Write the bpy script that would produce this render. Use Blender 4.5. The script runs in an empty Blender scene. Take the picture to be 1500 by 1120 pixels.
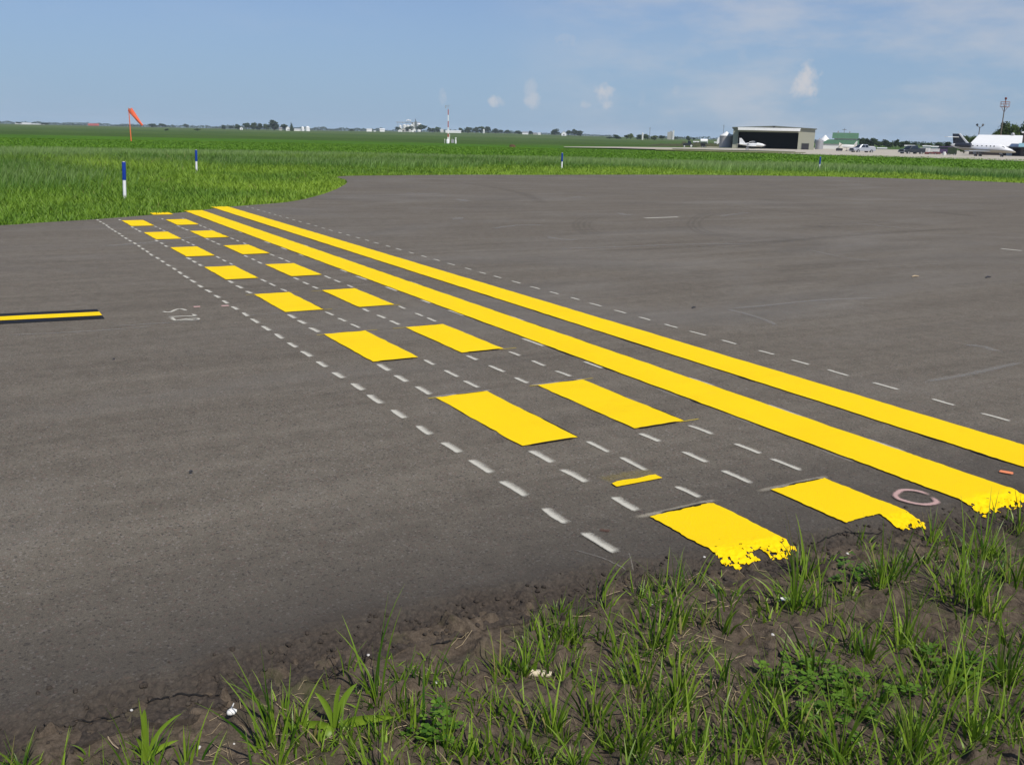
import bpy, bmesh, math, random
import numpy as np
from mathutils import Vector, Matrix

random.seed(7)
rng = np.random.default_rng(11)
scene = bpy.context.scene
COL = scene.collection
PI = math.pi

# ------------------------------------------------------------------ camera geometry
FPX, PIT, ROL, PSI = 1410.5, 0.251422, 0.022424, -0.521774     # photo is 1500 px wide
TX, TY, CH = -1.7358, 4.2563, 1.3656
fw = np.array([math.cos(PSI) * math.cos(PIT), math.sin(PSI) * math.cos(PIT), -math.sin(PIT)])
r0 = np.array([math.sin(PSI), -math.cos(PSI), 0.0])
u0 = np.cross(r0, fw)
RV = math.cos(ROL) * r0 + math.sin(ROL) * u0
UV_ = -math.sin(ROL) * r0 + math.cos(ROL) * u0

def smooth(a, b, x):
    t = np.clip((np.asarray(x, float) - a) / (b - a), 0, 1)
    return t * t * (3 - 2 * t)

# ------------------------------------------------------------------ noise (numpy)
def _hash(ix, iy, seed):
    h = (ix.astype(np.int64) * 374761393 + iy.astype(np.int64) * 668265263 + seed * 974711) & 0x7fffffff
    h = ((h ^ (h >> 13)) * 1274126177) & 0x7fffffff
    h = h ^ (h >> 16)
    return (h & 0xffff) / 65535.0

def vnoise(x, y, seed=0):
    x = np.asarray(x, float); y = np.asarray(y, float)
    ix = np.floor(x); iy = np.floor(y)
    fx = x - ix; fy = y - iy
    fx = fx * fx * (3 - 2 * fx); fy = fy * fy * (3 - 2 * fy)
    a = _hash(ix, iy, seed); b = _hash(ix + 1, iy, seed)
    c = _hash(ix, iy + 1, seed); d = _hash(ix + 1, iy + 1, seed)
    return (a * (1 - fx) + b * fx) * (1 - fy) + (c * (1 - fx) + d * fx) * fy

def fbm(x, y, oct=4, seed=0):
    s = 0; a = .5; t = 0
    for i in range(oct):
        s = s + a * vnoise(x * 2 ** i + 17.3 * i, y * 2 ** i - 9.1 * i, seed + i); t += a; a *= .5
    return s / t

# ------------------------------------------------------------------ terrain
PR = [0, 45, 80, 130, 200, 300, 450, 700, 1000, 1500, 2500, 4000, 7000]
PZ = [-.05, -.05, -.22, -.45, -.70, -.95, -1.0, -.75, -.25, .35, 1.0, 1.35, 1.3]
def col_of(x, y):
    """how far a spot lies to the right of the view axis, as a tangent"""
    dx, dy = x - TX, y - TY
    d = dx * math.cos(PSI) + dy * math.sin(PSI)
    s = dx * math.sin(PSI) - dy * math.cos(PSI)
    return s / np.maximum(np.abs(d), 1e-3)
def hz(x, y):
    r = np.hypot(x - TX, y - TY)
    z = np.interp(r, PR, PZ)
    a = col_of(x, y)
    rise = np.exp(-((a + .03) / .13) ** 2) * 1.0
    z = z + rise * smooth(700, 1600, r) * 2.6 * np.clip(r / 1500, .6, 1.6)
    return z
def hzs(x, y): return float(hz(np.array(x, float), np.array(y, float)))

def direction(px):
    d = RV * (px - 750) + fw * FPX
    # follow the column up to the level of the eye
    k = -d[2] / UV_[2]
    d = d + UV_ * k
    return d / np.hypot(d[0], d[1])
def colpt(px, r):
    d = direction(px)
    x, y = TX + d[0] * r, TY + d[1] * r
    return (x, y, hzs(x, y))
def ground_pt(px, py, z=None):
    d = RV * (px - 750) + UV_ * (560 - py) + fw * FPX
    if z is not None:
        t = (z - CH) / d[2]
        return np.array([TX, TY, CH]) + d * t
    t = 0.0; lo, hi = 1.0, 3000.0
    hlen = np.hypot(d[0], d[1])
    rs = np.geomspace(1.5, 4000, 3000)
    tt = rs / hlen
    P = np.array([TX, TY, CH])[None] + d[None] * tt[:, None]
    below = P[:, 2] < hz(P[:, 0], P[:, 1])
    i = int(np.argmax(below)) if below.any() else len(rs) - 1
    return P[i]
def sc(px, r):
    """metres that one photo pixel spans at distance r in that column"""
    d = direction(px); ca = d[0] * math.cos(PSI) + d[1] * math.sin(PSI)
    return r * ca ** 1.5 / FPX
def face_rot(px): 
    d = direction(px); return math.atan2(d[1], d[0]) - PI / 2

# ------------------------------------------------------------------ mesh helpers
class MB:
    def __init__(s): s.v = []; s.f = []; s.m = []
    def add(s, vs, fs, mi=0):
        n = len(s.v); s.v += [tuple(map(float, p)) for p in vs]
        s.f += [tuple(i + n for i in f) for f in fs]; s.m += [mi] * len(fs); return s
    def box(s, c, d, rz=0, mi=0, taper=1.0):
        x, y, z = d[0] / 2, d[1] / 2, d[2] / 2
        vs = []
        for k, t in ((-z, 1), (z, taper)):
            for a, b in ((-x, -y), (x, -y), (x, y), (-x, y)):
                a *= t; b *= t
                vs.append((c[0] + a * math.cos(rz) - b * math.sin(rz), c[1] + a * math.sin(rz) + b * math.cos(rz), c[2] + k))
        return s.add(vs, [(3, 2, 1, 0), (4, 5, 6, 7), (0, 1, 5, 4), (1, 2, 6, 5), (2, 3, 7, 6), (3, 0, 4, 7)], mi)
    def tube(s, p0, p1, ra, rb=None, n=8, mi=0):
        if rb is None: rb = ra
        p0 = Vector(p0); p1 = Vector(p1); ax = (p1 - p0).normalized()
        t = Vector((0, 0, 1)) if abs(ax.z) < .9 else Vector((1, 0, 0))
        a = ax.cross(t).normalized(); b = ax.cross(a)
        vs = []
        for p, rr in ((p0, ra), (p1, rb)):
            for i in range(n):
                w = 2 * PI * i / n; vs.append(p + a * (rr * math.cos(w)) + b * (rr * math.sin(w)))
        fs = [(i, (i + 1) % n, n + (i + 1) % n, n + i) for i in range(n)]
        fs += [tuple(range(n - 1, -1, -1)), tuple(range(n, 2 * n))]
        return s.add(vs, fs, mi)
    def path(s, pts, rad, n=6, mi=0):
        for i in range(len(pts) - 1):
            ra = rad[i] if isinstance(rad, (list, tuple)) else rad
            rb = rad[i + 1] if isinstance(rad, (list, tuple)) else rad
            s.tube(pts[i], pts[i + 1], ra, rb, n, mi)
        return s
    def lathe(s, prof, n=16, c=(0, 0, 0), mi=0):
        vs = []
        for (r, z) in prof:
            for i in range(n):
                w = 2 * PI * i / n; vs.append((c[0] + r * math.cos(w), c[1] + r * math.sin(w), c[2] + z))
        fs = []
        for k in range(len(prof) - 1):
            for i in range(n):
                j = (i + 1) % n; fs.append((k * n + i, k * n + j, (k + 1) * n + j, (k + 1) * n + i))
        fs.append(tuple(range(n - 1, -1, -1))); L = (len(prof) - 1) * n; fs.append(tuple(range(L, L + n)))
        return s.add(vs, fs, mi)
    def loft(s, secs, n=14, mi=0):
        """sections along X: (x, zc, ry, rz[, yc])"""
        vs = []
        for q in secs:
            x, zc, ry, rz = q[:4]; yc = q[4] if len(q) > 4 else 0
            for i in range(n):
                w = 2 * PI * i / n; vs.append((x, yc + ry * math.cos(w), zc + rz * math.sin(w)))
        fs = []
        for k in range(len(secs) - 1):
            for i in range(n):
                j = (i + 1) % n; fs.append((k * n + i, (k + 1) * n + i, (k + 1) * n + j, k * n + j))
        fs.append(tuple(range(n))); L = (len(secs) - 1) * n; fs.append(tuple(range(L + n - 1, L - 1, -1)))
        return s.add(vs, fs, mi)
    def prism(s, poly, lo, hi, axis='y', mi=0):
        """polygon given in the two other axes (x,z for 'y'; x,y for 'z'; y,z for 'x') pushed from lo to hi"""
        n = len(poly)
        def P(a, b, t): return {'y': (a, t, b), 'z': (a, b, t), 'x': (t, a, b)}[axis]
        vs = [P(a, b, lo) for a, b in poly] + [P(a, b, hi) for a, b in poly]
        fs = [tuple(range(n)), tuple(range(2 * n - 1, n - 1, -1))]
        fs += [(i, n + i, n + (i + 1) % n, (i + 1) % n) for i in range(n)]
        return s.add(vs, fs, mi)
    def quadface(s, a, b, c, d, mi=0): return s.add([a, b, c, d], [(0, 1, 2, 3)], mi)
    def build(s, name, mat, parent=None, smooth_=False, bevel=0):
        me = bpy.data.meshes.new(name)
        me.from_pydata(s.v, [], s.f)
        mats = mat if isinstance(mat, (list, tuple)) else [mat]
        for m in mats: me.materials.append(m)
        if len(mats) > 1: me.polygons.foreach_set('material_index', s.m)
        bm = bmesh.new(); bm.from_mesh(me); bmesh.ops.recalc_face_normals(bm, faces=bm.faces)
        if bevel:
            bmesh.ops.bevel(bm, geom=[e for e in bm.edges if len(e.link_faces) == 2 and e.calc_face_angle(0) > .6], offset=bevel, segments=2, affect='EDGES', profile=.5)
        bm.to_mesh(me); bm.free()
        if smooth_:
            me.polygons.foreach_set('use_smooth', [True] * len(me.polygons))
            try: me.set_sharp_from_angle(angle=math.radians(40))
            except Exception: pass
        me.update()
        o = bpy.data.objects.new(name, me); COL.objects.link(o)
        if parent is not None: o.parent = parent
        return o

def np_mesh(name, V, F, mat, attrs=None, uv=None, smooth_=False, parent=None):
    """V (n,3); F (m,4) quads or (m,3)"""
    me = bpy.data.meshes.new(name)
    V = np.ascontiguousarray(V, np.float32); F = np.ascontiguousarray(F, np.int32)
    k = F.shape[1]
    me.vertices.add(len(V)); me.vertices.foreach_set('co', V.ravel())
    me.loops.add(F.size); me.loops.foreach_set('vertex_index', F.ravel())
    me.polygons.add(len(F))
    me.polygons.foreach_set('loop_start', np.arange(0, F.size, k, dtype=np.int32))
    if smooth_: me.polygons.foreach_set('use_smooth', np.ones(len(F), bool))
    me.update(calc_edges=True)
    for an, arr in (attrs or {}).items():
        at = me.attributes.new(an, 'FLOAT', 'POINT'); at.data.foreach_set('value', np.ascontiguousarray(arr, np.float32))
    if uv is not None:
        l = me.uv_layers.new(name='UVMap'); l.data.foreach_set('uv', np.ascontiguousarray(uv[F.ravel()], np.float32).ravel())
    me.materials.append(mat)
    o = bpy.data.objects.new(name, me); COL.objects.link(o)
    if parent is not None: o.parent = parent
    return o

def grid_faces(nx, ny):
    i = np.arange(nx - 1)[:, None] * ny + np.arange(ny - 1)[None]
    return np.stack([i, i + ny, i + ny + 1, i + 1], -1).reshape(-1, 4)

def tag(o, label=None, cat=None, group=None, kind=None):
    if label: o['label'] = label
    if cat: o['category'] = cat
    if group: o['group'] = group
    if kind: o['kind'] = kind
    return o
def thing(name, label, cat, loc=(0, 0, 0), rz=0, group=None):
    o = bpy.data.objects.new(name, None); COL.objects.link(o)
    o.location = loc; o.rotation_euler = (0, 0, rz); o.empty_display_size = .2
    return tag(o, label, cat, group)
def at(name, label, cat, px, r, group=None, yaw=0):
    return thing(name, label, cat, colpt(px, r), face_rot(px) + yaw, group)
def copy_tree(o, parent=None):
    c = o.copy(); COL.objects.link(c)
    if parent is not None: c.parent = parent
    for ch in list(o.children): copy_tree(ch, c)
    return c

# ------------------------------------------------------------------ materials
class NT:
    def __init__(s, name):
        s.mat = bpy.data.materials.new(name); s.mat.use_nodes = True
        s.nt = s.mat.node_tree; s.n = s.nt.nodes; s.l = s.nt.links
        s.bsdf = s.n['Principled BSDF']; s.out = s.n['Material Output']
        s.co = s.n.new('ShaderNodeTexCoord'); s.geo = s.n.new('ShaderNodeNewGeometry')
    def lk(s, a, b): s.l.new(a, b)
    def noise(s, scale, vec=None, detail=3, rough=.5, dist=0):
        t = s.n.new('ShaderNodeTexNoise'); t.inputs['Scale'].default_value = scale
        t.inputs['Detail'].default_value = detail; t.inputs['Roughness'].default_value = rough
        t.inputs['Distortion'].default_value = dist
        s.lk(vec if vec is not None else s.geo.outputs['Position'], t.inputs['Vector']); return t.outputs['Fac']
    def vor(s, scale, vec=None, out='Distance'):
        t = s.n.new('ShaderNodeTexVoronoi'); t.inputs['Scale'].default_value = scale
        s.lk(vec if vec is not None else s.geo.outputs['Position'], t.inputs['Vector']); return t.outputs[out]
    def math(s, op, a, b=0.0, c=None, clamp=False):
        t = s.n.new('ShaderNodeMath'); t.operation = op; t.use_clamp = clamp
        for i, q in enumerate((a, b, c)):
            if q is None: continue
            if isinstance(q, (int, float)): t.inputs[i].default_value = q
            else: s.lk(q, t.inputs[i])
        return t.outputs[0]
    def ramp(s, fac, stops, interp='LINEAR'):
        t = s.n.new('ShaderNodeValToRGB'); e = t.color_ramp.elements; t.color_ramp.interpolation = interp
        while len(e) < len(stops): e.new(.5)
        for i, (p, c) in enumerate(stops):
            e[i].position = p
            e[i].color = (c, c, c, 1) if isinstance(c, (int, float)) else (*c, 1)
        s.lk(fac, t.inputs['Fac']); return t.outputs['Color']
    def mapr(s, v, a, b, c=0, d=1):
        t = s.n.new('ShaderNodeMapRange'); t.clamp = True
        s.lk(v, t.inputs[0]); t.inputs[1].default_value = a; t.inputs[2].default_value = b
        t.inputs[3].default_value = c; t.inputs[4].default_value = d; return t.outputs[0]
    def mix(s, fac, a, b, mode='MIX'):
        t = s.n.new('ShaderNodeMix'); t.data_type = 'RGBA'; t.blend_type = mode
        for q, sock in ((fac, t.inputs[0]), (a, t.inputs[6]), (b, t.inputs[7])):
            if isinstance(q, (int, float)): sock.default_value = q
            elif isinstance(q, tuple): sock.default_value = (*q, 1)
            else: s.lk(q, sock)
        return t.outputs[2]
    def scalevec(s, v, sc):
        t = s.n.new('ShaderNodeMapping'); t.inputs['Scale'].default_value = sc; s.lk(v, t.inputs['Vector']); return t.outputs[0]
    def sep(s, v):
        t = s.n.new('ShaderNodeSeparateXYZ'); s.lk(v, t.inputs[0]); return t.outputs
    def attr(s, name):
        t = s.n.new('ShaderNodeAttribute'); t.attribute_name = name; return t.outputs['Fac']
    def bump(s, h, strength=.3, dist=.01):
        t = s.n.new('ShaderNodeBump'); t.inputs['Strength'].default_value = strength; t.inputs['Distance'].default_value = dist
        s.lk(h, t.inputs['Height']); s.lk(t.outputs[0], s.bsdf.inputs['Normal'])
    def set(s, color=None, rough=None, spec=None, metal=None):
        b = s.bsdf.inputs
        for k, v in (('Base Color', color), ('Roughness', rough), ('Specular IOR Level', spec), ('Metallic', metal)):
            if v is None: continue
            if isinstance(v, tuple): b[k].default_value = (*v, 1)
            elif isinstance(v, (int, float)): b[k].default_value = v
            else: s.lk(v, b[k])
        return s
    def alpha(s, a):
        s.lk(a, s.bsdf.inputs['Alpha'])
    def translucent(s, color, fac):
        t = s.n.new('ShaderNodeBsdfTranslucent'); m = s.n.new('ShaderNodeMixShader'); m.inputs[0].default_value = fac
        if isinstance(color, tuple): t.inputs[0].default_value = (*color, 1)
        else: s.lk(color, t.inputs[0])
        s.lk(s.bsdf.outputs[0], m.inputs[1]); s.lk(t.outputs[0], m.inputs[2]); s.lk(m.outputs[0], s.out.inputs['Surface'])

def paint(name, col, rough=.5, var=.12, scale=2.0, metal=0, spec=.4):
    """coat with slight weathering so that no surface is perfectly even"""
    t = NT(name)
    n = t.noise(scale, t.co.outputs['Object'], 5, .6)
    c = t.mix(n, tuple(x * (1 - var) for x in col), tuple(min(1, x * (1 + var)) for x in col))
    t.set(c, rough, spec, metal)
    return t.mat

M = {}
M['white'] = paint('white_paint', (.78, .78, .76), .45)
M['offwhite'] = paint('offwhite_sheet', (.66, .66, .62), .5, .1, .6)
M['beige'] = paint('beige_sheet', (.33, .33, .26), .6, .08, .5)
M['darkbeige'] = paint('trim_dark', (.12, .13, .11), .6)
M['grey'] = paint('grey_metal', (.36, .36, .37), .45, .15, 1.5, .3)
M['galv'] = paint('galvanised', (.40, .385, .37), .6, .12, 1.0, .0)
M['dark'] = paint('dark_metal', (.035, .035, .04), .5)
M['black'] = paint('rubber', (.015, .015, .016), .8)
M['glass'] = paint('dark_glass', (.015, .02, .025), .08, .05, 1, 0, .8)
M['green_roof'] = paint('green_roof', (.07, .15, .085), .6, .15, .4)
M['redroof'] = paint('red_roof', (.36, .07, .05), .7)
M['brick'] = paint('dark_brick', (.075, .062, .058), .85, .25, 3)
M['bluesheet'] = paint('blue_sheet', (.12, .22, .42), .5)
M['teal'] = paint('teal_sheet', (.20, .36, .42), .5)
M['concrete_grey'] = paint('grey_concrete_wall', (.38, .37, .33), .8, .15, .3)
M['maroon'] = paint('maroon_paint', (.16, .05, .045), .5)
M['purple'] = paint('purple_paint', (.09, .06, .12), .35)
M['navy'] = paint('navy_paint', (.035, .04, .055), .3)
M['silver'] = paint('silver_paint', (.50, .52, .56), .3, .06, 1, .5)
M['charcoal'] = paint('charcoal_paint', (.03, .036, .045), .3)
M['orange'] = paint('orange_paint', (.78, .17, .06), .6)
M['sockcloth'] = paint('orange_cloth', (.82, .15, .07), .85, .18, 3)
M['red'] = paint('red_paint', (.40, .10, .075), .6)
M['rust'] = paint('rust_red_paint', (.30, .11, .05), .75, .3, 3)
M['blue'] = paint('blue_sleeve', (.005, .036, .27), .35, .12, 8)
M['postwhite'] = paint('white_post', (.80, .80, .79), .4, .06, 9)
M['tan'] = paint('tan_cloth', (.50, .47, .40), .85, .15, 2)
M['woodpole'] = paint('weathered_wood', (.13, .11, .09), .85)
M['bark'] = paint('bark', (.075, .058, .045), .9, .3, 6)
M['plastic'] = paint('white_scrap', (.80, .78, .72), .45, .08, 40)
M['cob'] = paint('pale_husk', (.62, .53, .38), .8, .3, 90)
M['stone'] = paint('pale_stone', (.55, .53, .49), .8, .2, 60)
M['twig'] = paint('dry_twig', (.40, .31, .20), .85, .25, 60)

# asphalt
def asphalt_mat():
    t = NT('asphalt')
    P = t.geo.outputs['Position']; X, Y, Z = t.sep(P)
    big = t.noise(.35, P, 4, .55)
    streak = t.noise(1.0, t.scalevec(P, (3.2, .16, 1)), 5, .65)
    streak2 = t.noise(1.0, t.scalevec(P, (14, .5, 1)), 3, .6)
    mid = t.noise(9, P, 4, .65)
    fine = t.noise(260, P, 3, .75)
    fine2 = t.noise(85, P, 3, .7)
    cell = t.vor(150, P, 'Color')
    cs = t.sep(cell)
    c = t.ramp(big, [(.3, (.098, .088, .075)), (.7, (.132, .121, .105))])
    c = t.mix(.75, c, t.ramp(streak, [(.32, (.080, .071, .060)), (.7, (.160, .147, .128))]))
    c = t.mix(.22, c, t.ramp(streak2, [(.35, (.072, .064, .055)), (.72, (.172, .157, .138))]))
    c = t.mix(.35, c, t.ramp(mid, [(.3, (.072, .064, .054)), (.75, (.170, .155, .135))]))
    c = t.mix(.62, c, t.ramp(fine, [(.28, (.10, .10, .10)), (.5, (.5, .5, .5)), (.74, (.98, .97, .95))]), 'OVERLAY')
    c = t.mix(.40, c, t.ramp(fine2, [(.3, (.2, .2, .2)), (.7, (.8, .79, .78))]), 'OVERLAY')
    c = t.mix(1.0, c, (1.19, 1.14, 1.02), 'MULTIPLY')
    # pale aggregate grains and dark pits
    sp = t.math('GREATER_THAN', cs[0], .955)
    c = t.mix(t.math('MULTIPLY', sp, .30), c, (.36, .33, .30))
    pit = t.math('LESS_THAN', cs[1], .06)
    c = t.mix(t.math('MULTIPLY', pit, .6), c, (.022, .02, .02))
    du = t.math('MULTIPLY', t.mapr(t.noise(.75, P, 4, .6), .56, .74), t.mapr(t.noise(140, P, 3, .8), .48, .66))
    c = t.mix(t.math('MULTIPLY', du, .40), c, (.33, .31, .28))
    sm = t.mapr(t.noise(.16, t.scalevec(P, (2.2, .9, 1)), 6, .62, 1.2), .50, .70)
    c = t.mix(t.math('MULTIPLY', sm, .30), c, (.235, .22, .195))
    sd2 = t.mapr(t.noise(.22, t.scalevec(P, (1.6, .8, 1)), 5, .6, 1.5), .54, .70)
    c = t.mix(t.math('MULTIPLY', sd2, .28), c, (.062, .058, .052))
    # greener / redder chips
    c = t.mix(t.math('MULTIPLY', t.math('GREATER_THAN', cs[2], .93), .28), c, (.19, .105, .085))
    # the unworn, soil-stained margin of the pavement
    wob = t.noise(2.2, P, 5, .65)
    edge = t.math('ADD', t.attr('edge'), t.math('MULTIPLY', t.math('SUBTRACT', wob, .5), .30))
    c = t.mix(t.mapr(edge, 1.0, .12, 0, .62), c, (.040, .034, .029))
    crumb = t.noise(75, P, 5, .75)
    dirt = t.ramp(crumb, [(.3, (.014, .011, .009)), (.6, (.060, .046, .035)), (.85, (.15, .118, .086))])
    c = t.mix(t.mapr(edge, .13, .0, 0, .85), c, dirt)
    t.set(c, .88, .22)
    h = t.math('ADD', t.math('MULTIPLY', fine, .6), t.math('MULTIPLY', fine2, .8))
    t.bump(h, .55, .006)
    return t.mat
M['asphalt'] = asphalt_mat()

def paint_line(name, lo, hi, rough=.7):
    t = NT(name); P = t.geo.outputs['Position']; g0 = t.noise(320, P, 2, .8); d0 = t.noise(1.1, t.scalevec(P, (2.2, .5, 1)), 5, .7)
    n = t.noise(3.0, P, 5, .6); f = t.noise(200, P, 3, .7); w = t.noise(28, P, 5, .7)
    c = t.mix(n, lo, hi)
    c = t.mix(t.mapr(f, .38, .27, 0, .35), c, tuple(x * .45 for x in lo))
    c = t.mix(t.mapr(w, .31, .24, 0, .6), c, tuple(x * .42 for x in lo))
    c = t.mix(.5, c, t.ramp(g0, [(.3, (.40, .39, .38)), (.6, (.53, .53, .53))]), 'OVERLAY')
    c = t.mix(t.mapr(d0, .52, .78, 0, .22), c, tuple(x * .66 for x in lo))
    t.set(c, rough, .10)
    h = t.math('ADD', f, t.noise(85, P, 3, .7)); t.bump(h, .5, .006)
    return t.mat
M['yellow'] = paint_line('yellow_road_paint', (.91, .60, .003), (.97, .675, .004))
M['blackpaint'] = paint_line('black_road_paint', (.012, .012, .014), (.02, .02, .022), .6)

def overspray(name, col, dens=1.0, thr=.5, sharp=False):
    """spray paint: dense along the middle and thinning out over the grains"""
    t = NT(name); P = t.geo.outputs['Position']
    uvm = t.n.new('ShaderNodeUVMap'); U, V, _ = t.sep(uvm.outputs[0])
    a = t.mapr(t.math('ABSOLUTE', t.math('SUBTRACT', V, .5)), .5, .12, 0, 1)
    if sharp: a = t.math('MULTIPLY', t.mapr(V, .0, .20, 0, 1), t.mapr(V, 1.0, .30, 0, 1))
    b = t.mapr(t.math('ABSOLUTE', t.math('SUBTRACT', U, .5)), .5, .36 if sharp else .40, 0, 1)
    m = t.math('MULTIPLY', a, b)
    g = t.noise(170, P, 3, .75); g2 = t.noise(20, P, 3, .6)
    al = t.math('MULTIPLY', t.math('ADD', t.math('MULTIPLY', m, 1.5 * dens), t.math('SUBTRACT', t.math('ADD', t.math('MULTIPLY', g, 1.25), t.math('MULTIPLY', g2, .75)), thr + .70)), 1.0, clamp=True)
    al = t.math('MULTIPLY', t.math('MULTIPLY', al, t.mapr(m, 0, .25)), min(1, .92 * dens), clamp=True)
    t.set(col, .8, .2); t.alpha(al)
    return t.mat
M['chalk'] = overspray('white_spray', (.60, .57, .48), .95, .56, True)
M['chalk_faint'] = overspray('faint_white_spray', (.44, .41, .35), .48, .55, True)
M['scuff'] = overspray('pale_scuff', (.33, .315, .29), .58, .60)
M['pinkspray'] = overspray('pink_spray', (.62, .40, .36), .85)
M['orangespray'] = overspray('orange_spray', (.85, .27, .12), 1.0)
M['tyre'] = overspray('tyre_rubber_trace', (.042, .039, .035), .34, .54)
M['tanspray'] = overspray('tan_spray', (.56, .50, .38), .62, .60)
M['yellowspray'] = overspray('yellow_spray', (.62, .46, .02), .9)
M['yellowfaint'] = overspray('faint_yellow_spray', (.50, .38, .02), .40, .62)
M['rustspot'] = overspray('rust_stain', (.12, .05, .03), .7)
M['crack'] = overspray('dark_crack', (.012, .011, .010), 1.1, .35)

def soil_mat():
    t = NT('soil'); P = t.geo.outputs['Position']
    a = t.noise(3, P, 5, .6); b = t.noise(45, P, 5, .7); g = t.noise(190, P, 3, .75)
    c = t.ramp(a, [(.3, (.066, .049, .034)), (.7, (.130, .100, .072))])
    c = t.mix(.6, c, t.ramp(b, [(.3, (.027, .020, .014)), (.7, (.170, .133, .097))]))
    c = t.mix(.4, c, t.ramp(g, [(.3, (.2, .2, .2)), (.7, (.8, .8, .8))]), 'OVERLAY')
    moss = t.noise(5.5, P, 4, .6)
    c = t.mix(t.mapr(moss, .54, .68, 0, .5), c, (.045, .06, .018))
    t.set(c, .95, .15)
    t.bump(t.math('ADD', b, g), .6, .012)
    return t.mat
M['soil'] = soil_mat()

def field_mat():
    t = NT('fields'); P = t.geo.outputs['Position']
    X, Y, Z = t.sep(P)
    dx = t.math('SUBTRACT', X, TX); dy = t.math('SUBTRACT', Y, TY)
    r = t.math('SQRT', t.math('ADD', t.math('MULTIPLY', dx, dx), t.math('MULTIPLY', dy, dy)))
    # crop boundaries run across the land, slightly uneven
    wob = t.noise(.02, P, 3, .5)
    along = t.math('ADD', t.math('MULTIPLY', X, .8), t.math('MULTIPLY', Y, -.45))
    lg = t.math('LOGARITHM', t.math('ADD', r, t.math('MULTIPLY', t.math('SUBTRACT', wob, .5), t.math('MULTIPLY', r, .18))), 10.0)
    f = t.mapr(lg, 1.6, 3.7)
    k = lambda m: (math.log10(m) - 1.6) / 2.1
    c = t.ramp(f, [(0, (.042, .085, .014)), (k(60), (.042, .085, .014)), (k(66), (.065, .165, .008)), (k(205), (.070, .165, .008)), (k(230), (.062, .118, .018)),
                   (k(330), (.056, .104, .018)), (k(420), (.074, .122, .024)), (k(640), (.060, .112, .022)),
                   (k(900), (.095, .135, .036)), (k(1100), (.066, .110, .026)), (k(1700), (.098, .128, .040)), (k(2600), (.060, .080, .032))])
    n1 = t.noise(.25, P, 5, .65); n2 = t.noise(6, P, 4, .7)
    strip = t.noise(1.0, t.scalevec(P, (.012, .05, 1)), 3, .5)
    c = t.mix(.35, c, t.ramp(n1, [(.3, (.25, .27, .22)), (.7, (.75, .73, .78))]), 'OVERLAY')
    c = t.mix(.45, c, t.ramp(n2, [(.3, (.22, .25, .2)), (.7, (.78, .76, .8))]), 'OVERLAY')
    c = t.mix(.30, c, t.ramp(strip, [(.35, (.3, .3, .3)), (.66, (.72, .68, .6))]), 'OVERLAY')
    t.set(c, .95, .1)
    t.bump(n2, .8, .25)
    return t.mat
M['field'] = field_mat()

def concrete_mat():
    t = NT('concrete_apron'); P = t.geo.outputs['Position']
    a = t.noise(.05, P, 4, .6); b = t.noise(.6, P, 4, .6)
    c = t.mix(a, (.40, .36, .285), (.50, .455, .37)); c = t.mix(.4, c, t.ramp(b, [(.3, (.34, .30, .24)), (.7, (.52, .475, .39))]))
    t.set(c, .85, .2); return t.mat
M['concrete'] = concrete_mat()

def blade_mat(name, lo, hi, tip, tipamt, tr=.3, rough=.55):
    t = NT(name)
    tint = t.attr('tint'); tt = t.attr('along')
    c = t.mix(tint, lo, hi)
    c = t.mix(t.math('MULTIPLY', t.mapr(tt, .55, 1.0), tipamt), c, tip)
    dry = t.math('GREATER_THAN', tint, .985)
    c = t.mix(t.math('MULTIPLY', dry, .85), c, (.30, .23, .10))
    t.set(c, rough, .3)
    t.translucent(c, tr)
    return t.mat
M['grass_front'] = blade_mat('grass_blades', (.034, .100, .006), (.260, .390, .034), (.36, .42, .09), .4, .32, .42)
M['grass_road'] = blade_mat('verge_blades', (.066, .175, .014), (.250, .390, .030), (.26, .34, .07), .3, .3)
M['grass_tall'] = blade_mat('tall_grass_blades', (.075, .175, .026), (.175, .310, .055), (.31, .39, .16), .75, .25)
M['crop'] = blade_mat('crop_leaves', (.070, .165, .008), (.155, .305, .018), (.16, .30, .02), .3, .25)
M['clover'] = blade_mat('clover_leaves', (.045, .12, .008), (.17, .30, .03), (.10, .20, .03), .2, .3)
M['straw'] = paint('straw', (.36, .28, .16), .8, .45, 30)

def leaf_mat(name, lo, hi):
    t = NT(name)
    inf = t.n.new('ShaderNodeObjectInfo')
    tint = t.attr('tint')
    c = t.mix(tint, lo, hi)
    c = t.mix(t.mapr(inf.outputs['Random'], 0, 1, 0, .35), c, (hi[0] * 1.05, hi[1] * .8, hi[2] * .7))
    t.set(c, .7, .2); t.translucent(c, .25)
    return t.mat
M['leaf_dark'] = leaf_mat('dark_leaves', (.012, .030, .010), (.045, .080, .022))
M['leaf_mid'] = leaf_mat('mid_leaves', (.020, .045, .010), (.075, .125, .024))
M['leaf_light'] = leaf_mat('light_leaves', (.045, .075, .014), (.14, .19, .04))

# ------------------------------------------------------------------ world, sun, camera
SUN_EL = math.radians(50); SUN_AZ = math.radians(181.0)      # world angle of the sun's place, from +X
w = bpy.data.worlds.new('World'); scene.world = w; w.use_nodes = True
nt = w.node_tree; nn = nt.nodes; ll = nt.links
bg = nn['Background']
sky = nn.new('ShaderNodeTexSky'); sky.sky_type = 'NISHITA'; sky.sun_disc = False
sky.sun_elevation = SUN_EL; sky.sun_rotation = PI / 2 - SUN_AZ
sky.altitude = 200; sky.air_density = 1.0; sky.dust_density = .5; sky.ozone_density = 6.0
bg.inputs['Strength'].default_value = .092

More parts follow.
